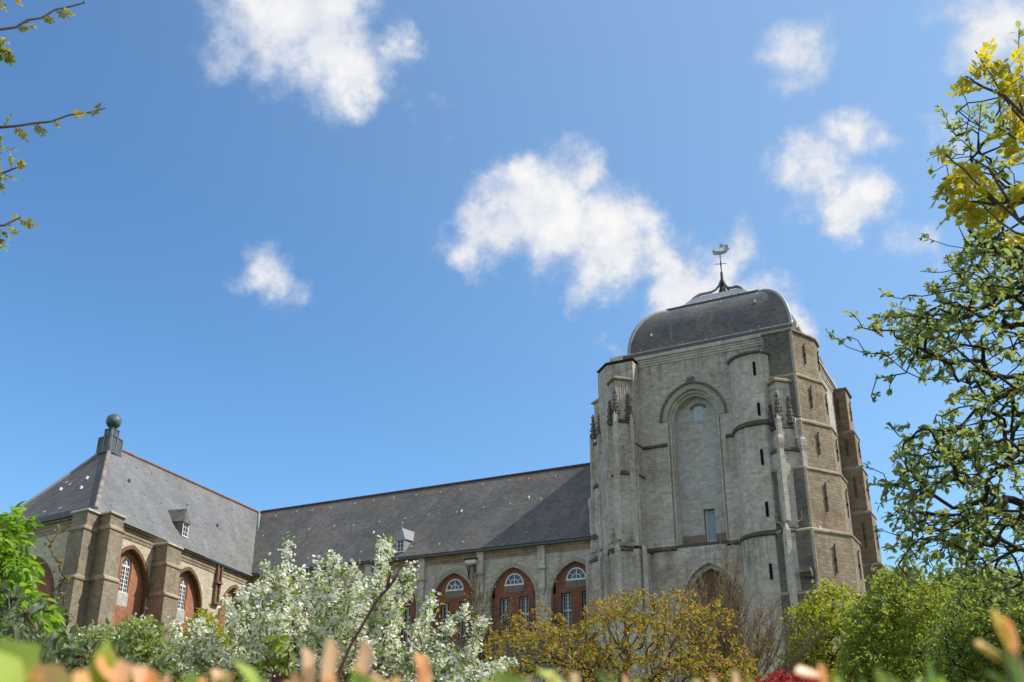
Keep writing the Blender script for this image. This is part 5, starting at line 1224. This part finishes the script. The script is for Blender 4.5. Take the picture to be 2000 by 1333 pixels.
# -- hedge of young coppery shoots right in front of the lens, far out of focus
def tint(name, c, c2, tr=.35):
    m, t = new_mat(name); pos = t.n('ShaderNodeNewGeometry').outputs['Position']
    col = t.mix(t.ramp(t.noise(pos, 22, 3), .35, .65), c, c2)
    p = t.n('ShaderNodeBsdfPrincipled', inp={'Base Color': col, 'Roughness': .4}); q = t.n('ShaderNodeBsdfTranslucent', inp={'Color': col})
    out(t, t.n('ShaderNodeMixShader', inp={0: tr, 1: p.outputs[0], 2: q.outputs[0]}).outputs[0]); return m
HM = {'peach': tint('peach_young_leaf', (.93, .52, .30), (.95, .70, .46), .3), 'orange': tint('orange_young_leaf', (.93, .42, .17), (.92, .62, .30), .3), 'green': tint('hedge_green_leaf', (.34, .50, .06), (.50, .58, .12), .35), 'yellow': tint('yellow_young_leaf', (.88, .66, .16), (.90, .50, .20), .3), 'deep': tint('hedge_deep_leaf', (.14, .26, .06), (.22, .34, .10)), 'stem': tint('hedge_stem', (.30, .20, .08), (.22, .26, .08), .1)}
hedge = empty('hedge', low(1000, .62)); tag(hedge, 'blurred hedge of peach and green young leaves along the bottom edge, close up', 'hedge')
def blade(tip, base, wd, d, mat, twist=0.0):
    """one young leaf from base pixel to tip pixel, wd = width in pixels at range d"""
    T, Bp = at(*tip, d), at(*base, d + .01); ax = T - Bp; L = ax.length; W = wd / FPX * d / L
    nrm = (Vector((0, 0, EYE)) - Bp).normalized() * .5 + SUN * 1.1 + Vector((twist, 0, 0)); return (tuple(Bp), tuple(ax), tuple(nrm), L, W)
SH = [  # tip, base, width px, range, material
 ((75, 1262), (-40, 1345), 95, .50, 'green'), ((10, 1268), (20, 1380), 80, .48, 'green'), ((20, 1312), (90, 1350), 50, .5, 'peach'), ((120, 1305), (60, 1370), 90, .5, 'orange'), ((85, 1318), (-10, 1340), 50, .5, 'orange'),
 ((222, 1255), (165, 1370), 60, .52, 'green'), ((195, 1270), (240, 1380), 80, .52, 'orange'), ((240, 1290), (215, 1390), 70, .52, 'peach'), ((268, 1300), (285, 1390), 55, .54, 'peach'), ((300, 1308), (270, 1390), 45, .54, 'orange'), ((330, 1318), (300, 1390), 45, .54, 'peach'),
 ((150, 1312), (180, 1390), 60, .5, 'yellow'), ((420, 1305), (440, 1390), 45, .55, 'peach'), ((445, 1312), (430, 1390), 50, .55, 'peach'), ((390, 1325), (400, 1390), 50, .55, 'orange'), ((470, 1282), (515, 1380), 38, .55, 'green'),
 ((602, 1262), (600, 1390), 42, .56, 'peach'), ((652, 1246), (622, 1390), 46, .56, 'peach'), ((720, 1252), (676, 1390), 50, .56, 'peach'), ((700, 1300), (690, 1390), 60, .56, 'yellow'), ((575, 1312), (590, 1390), 45, .56, 'orange'), ((640, 1320), (650, 1400), 70, .56, 'orange'), ((735, 1315), (720, 1390), 45, .56, 'peach'), ((820, 1272), (838, 1390), 52, .58, 'orange'), ((835, 1290), (800, 1390), 40, .58, 'peach'), ((775, 1322), (780, 1390), 45, .58, 'peach'),
 ((1060, 1300), (1110, 1370), 50, .55, 'green'), ((1090, 1318), (1040, 1390), 50, .55, 'orange'), ((1125, 1312), (1120, 1390), 40, .55, 'peach'), ((1180, 1305), (1195, 1390), 22, .58, 'deep'), ((1200, 1308), (1210, 1390), 22, .58, 'deep'), ((1225, 1318), (1222, 1390), 26, .58, 'peach'), ((1040, 1322), (1000, 1380), 40, .55, 'peach'), ((1250, 1322), (1255, 1390), 30, .58, 'green'),
 ((1395, 1318), (1405, 1390), 36, .56, 'peach'), ((1440, 1308), (1440, 1390), 36, .56, 'peach'), ((1365, 1325), (1370, 1390), 34, .56, 'orange'), ((1475, 1318), (1470, 1390), 26, .56, 'green'),
 ((1555, 1308), (1620, 1330), 40, .56, 'peach'), ((1608, 1292), (1618, 1390), 32, .56, 'orange'), ((1640, 1310), (1632, 1390), 26, .56, 'green'), ((1690, 1318), (1700, 1390), 26, .58, 'deep'), ((1725, 1298), (1745, 1390), 22, .58, 'deep'), ((1832, 1290), (1800, 1390), 26, .58, 'deep'), ((1850, 1318), (1840, 1390), 30, .58, 'green'), ((1760, 1322), (1765, 1390), 26, .58, 'green'),
 ((1945, 1186), (1972, 1275), 52, .50, 'yellow'), ((1905, 1250), (1985, 1310), 44, .50, 'yellow'), ((1965, 1200), (1985, 1290), 36, .50, 'orange'), ((1990, 1262), (1985, 1400), 34, .50, 'deep'), ((1950, 1265), (1985, 1330), 30, .50, 'deep'), ((1930, 1300), (1990, 1370), 34, .5, 'green'), ((1900, 1322), (1930, 1400), 34, .52, 'green')]
CLUB = np.array([(0, 0, 0), (.40, .24, .10), (.84, .36, .12), (1, 0, .02), (.84, -.36, .12), (.40, -.24, .10), (.6, 0, -.06)])
r15 = np.random.default_rng(91)
for k in range(46):
    x = r15.uniform(0, 1020) if k < 34 else r15.uniform(1020, 2000); y = 1333 - abs(r15.normal(0, 1)) * (14 if x < 1020 else 7) + 6
    SH.append(((x, y), (x + r15.normal(0, 22), y + 80), r15.uniform(20, 42), r15.uniform(.5, .66), str(r15.choice(['peach', 'peach', 'orange', 'green', 'yellow', 'green']))))
for tip, base, wd, d, mk in SH:
    d *= .95; P_, D_, N_, L_, W_ = blade(tip, base, wd, d, mk, r15.normal(0, .3))
    lf_ = leaves([P_], [D_], [N_], [L_], [W_], 'young_leaf', HM[mk], hedge, .12, CLUB if mk in ('peach', 'orange', 'yellow') else None)
# stems and lower foliage filling the hedge below the shoots
b = MB()
for k, (tip, base, wd, d, mk) in enumerate(SH[::2]):
    p = at(*base, d * .95 + .01); b.tube([(p.x, p.y, .3), p + Vector((0, 0, -.1)), p], [.006, .004, .003], 5)
b.build('stem', HM['stem'], hedge)
n_ = 900; P_ = []
for k in range(n_): P_.append(A(r15.uniform(-300, 2300), 1440 + abs(r15.normal(0, 90)), r15.uniform(.40, .7)))
P_ = np.array(P_); Dd = rvec(n_, r15) * .6 + np.array([0, 0, .7])
leaves(P_, Dd, rvec(n_, r15) + np.array([0, -.5, .6]), r15.uniform(.018, .034, n_), .45, 'foliage', HM['green'], hedge, .1)
for o in hedge.children:
    if o.name.startswith('foliage'): o['kind'] = 'stuff'
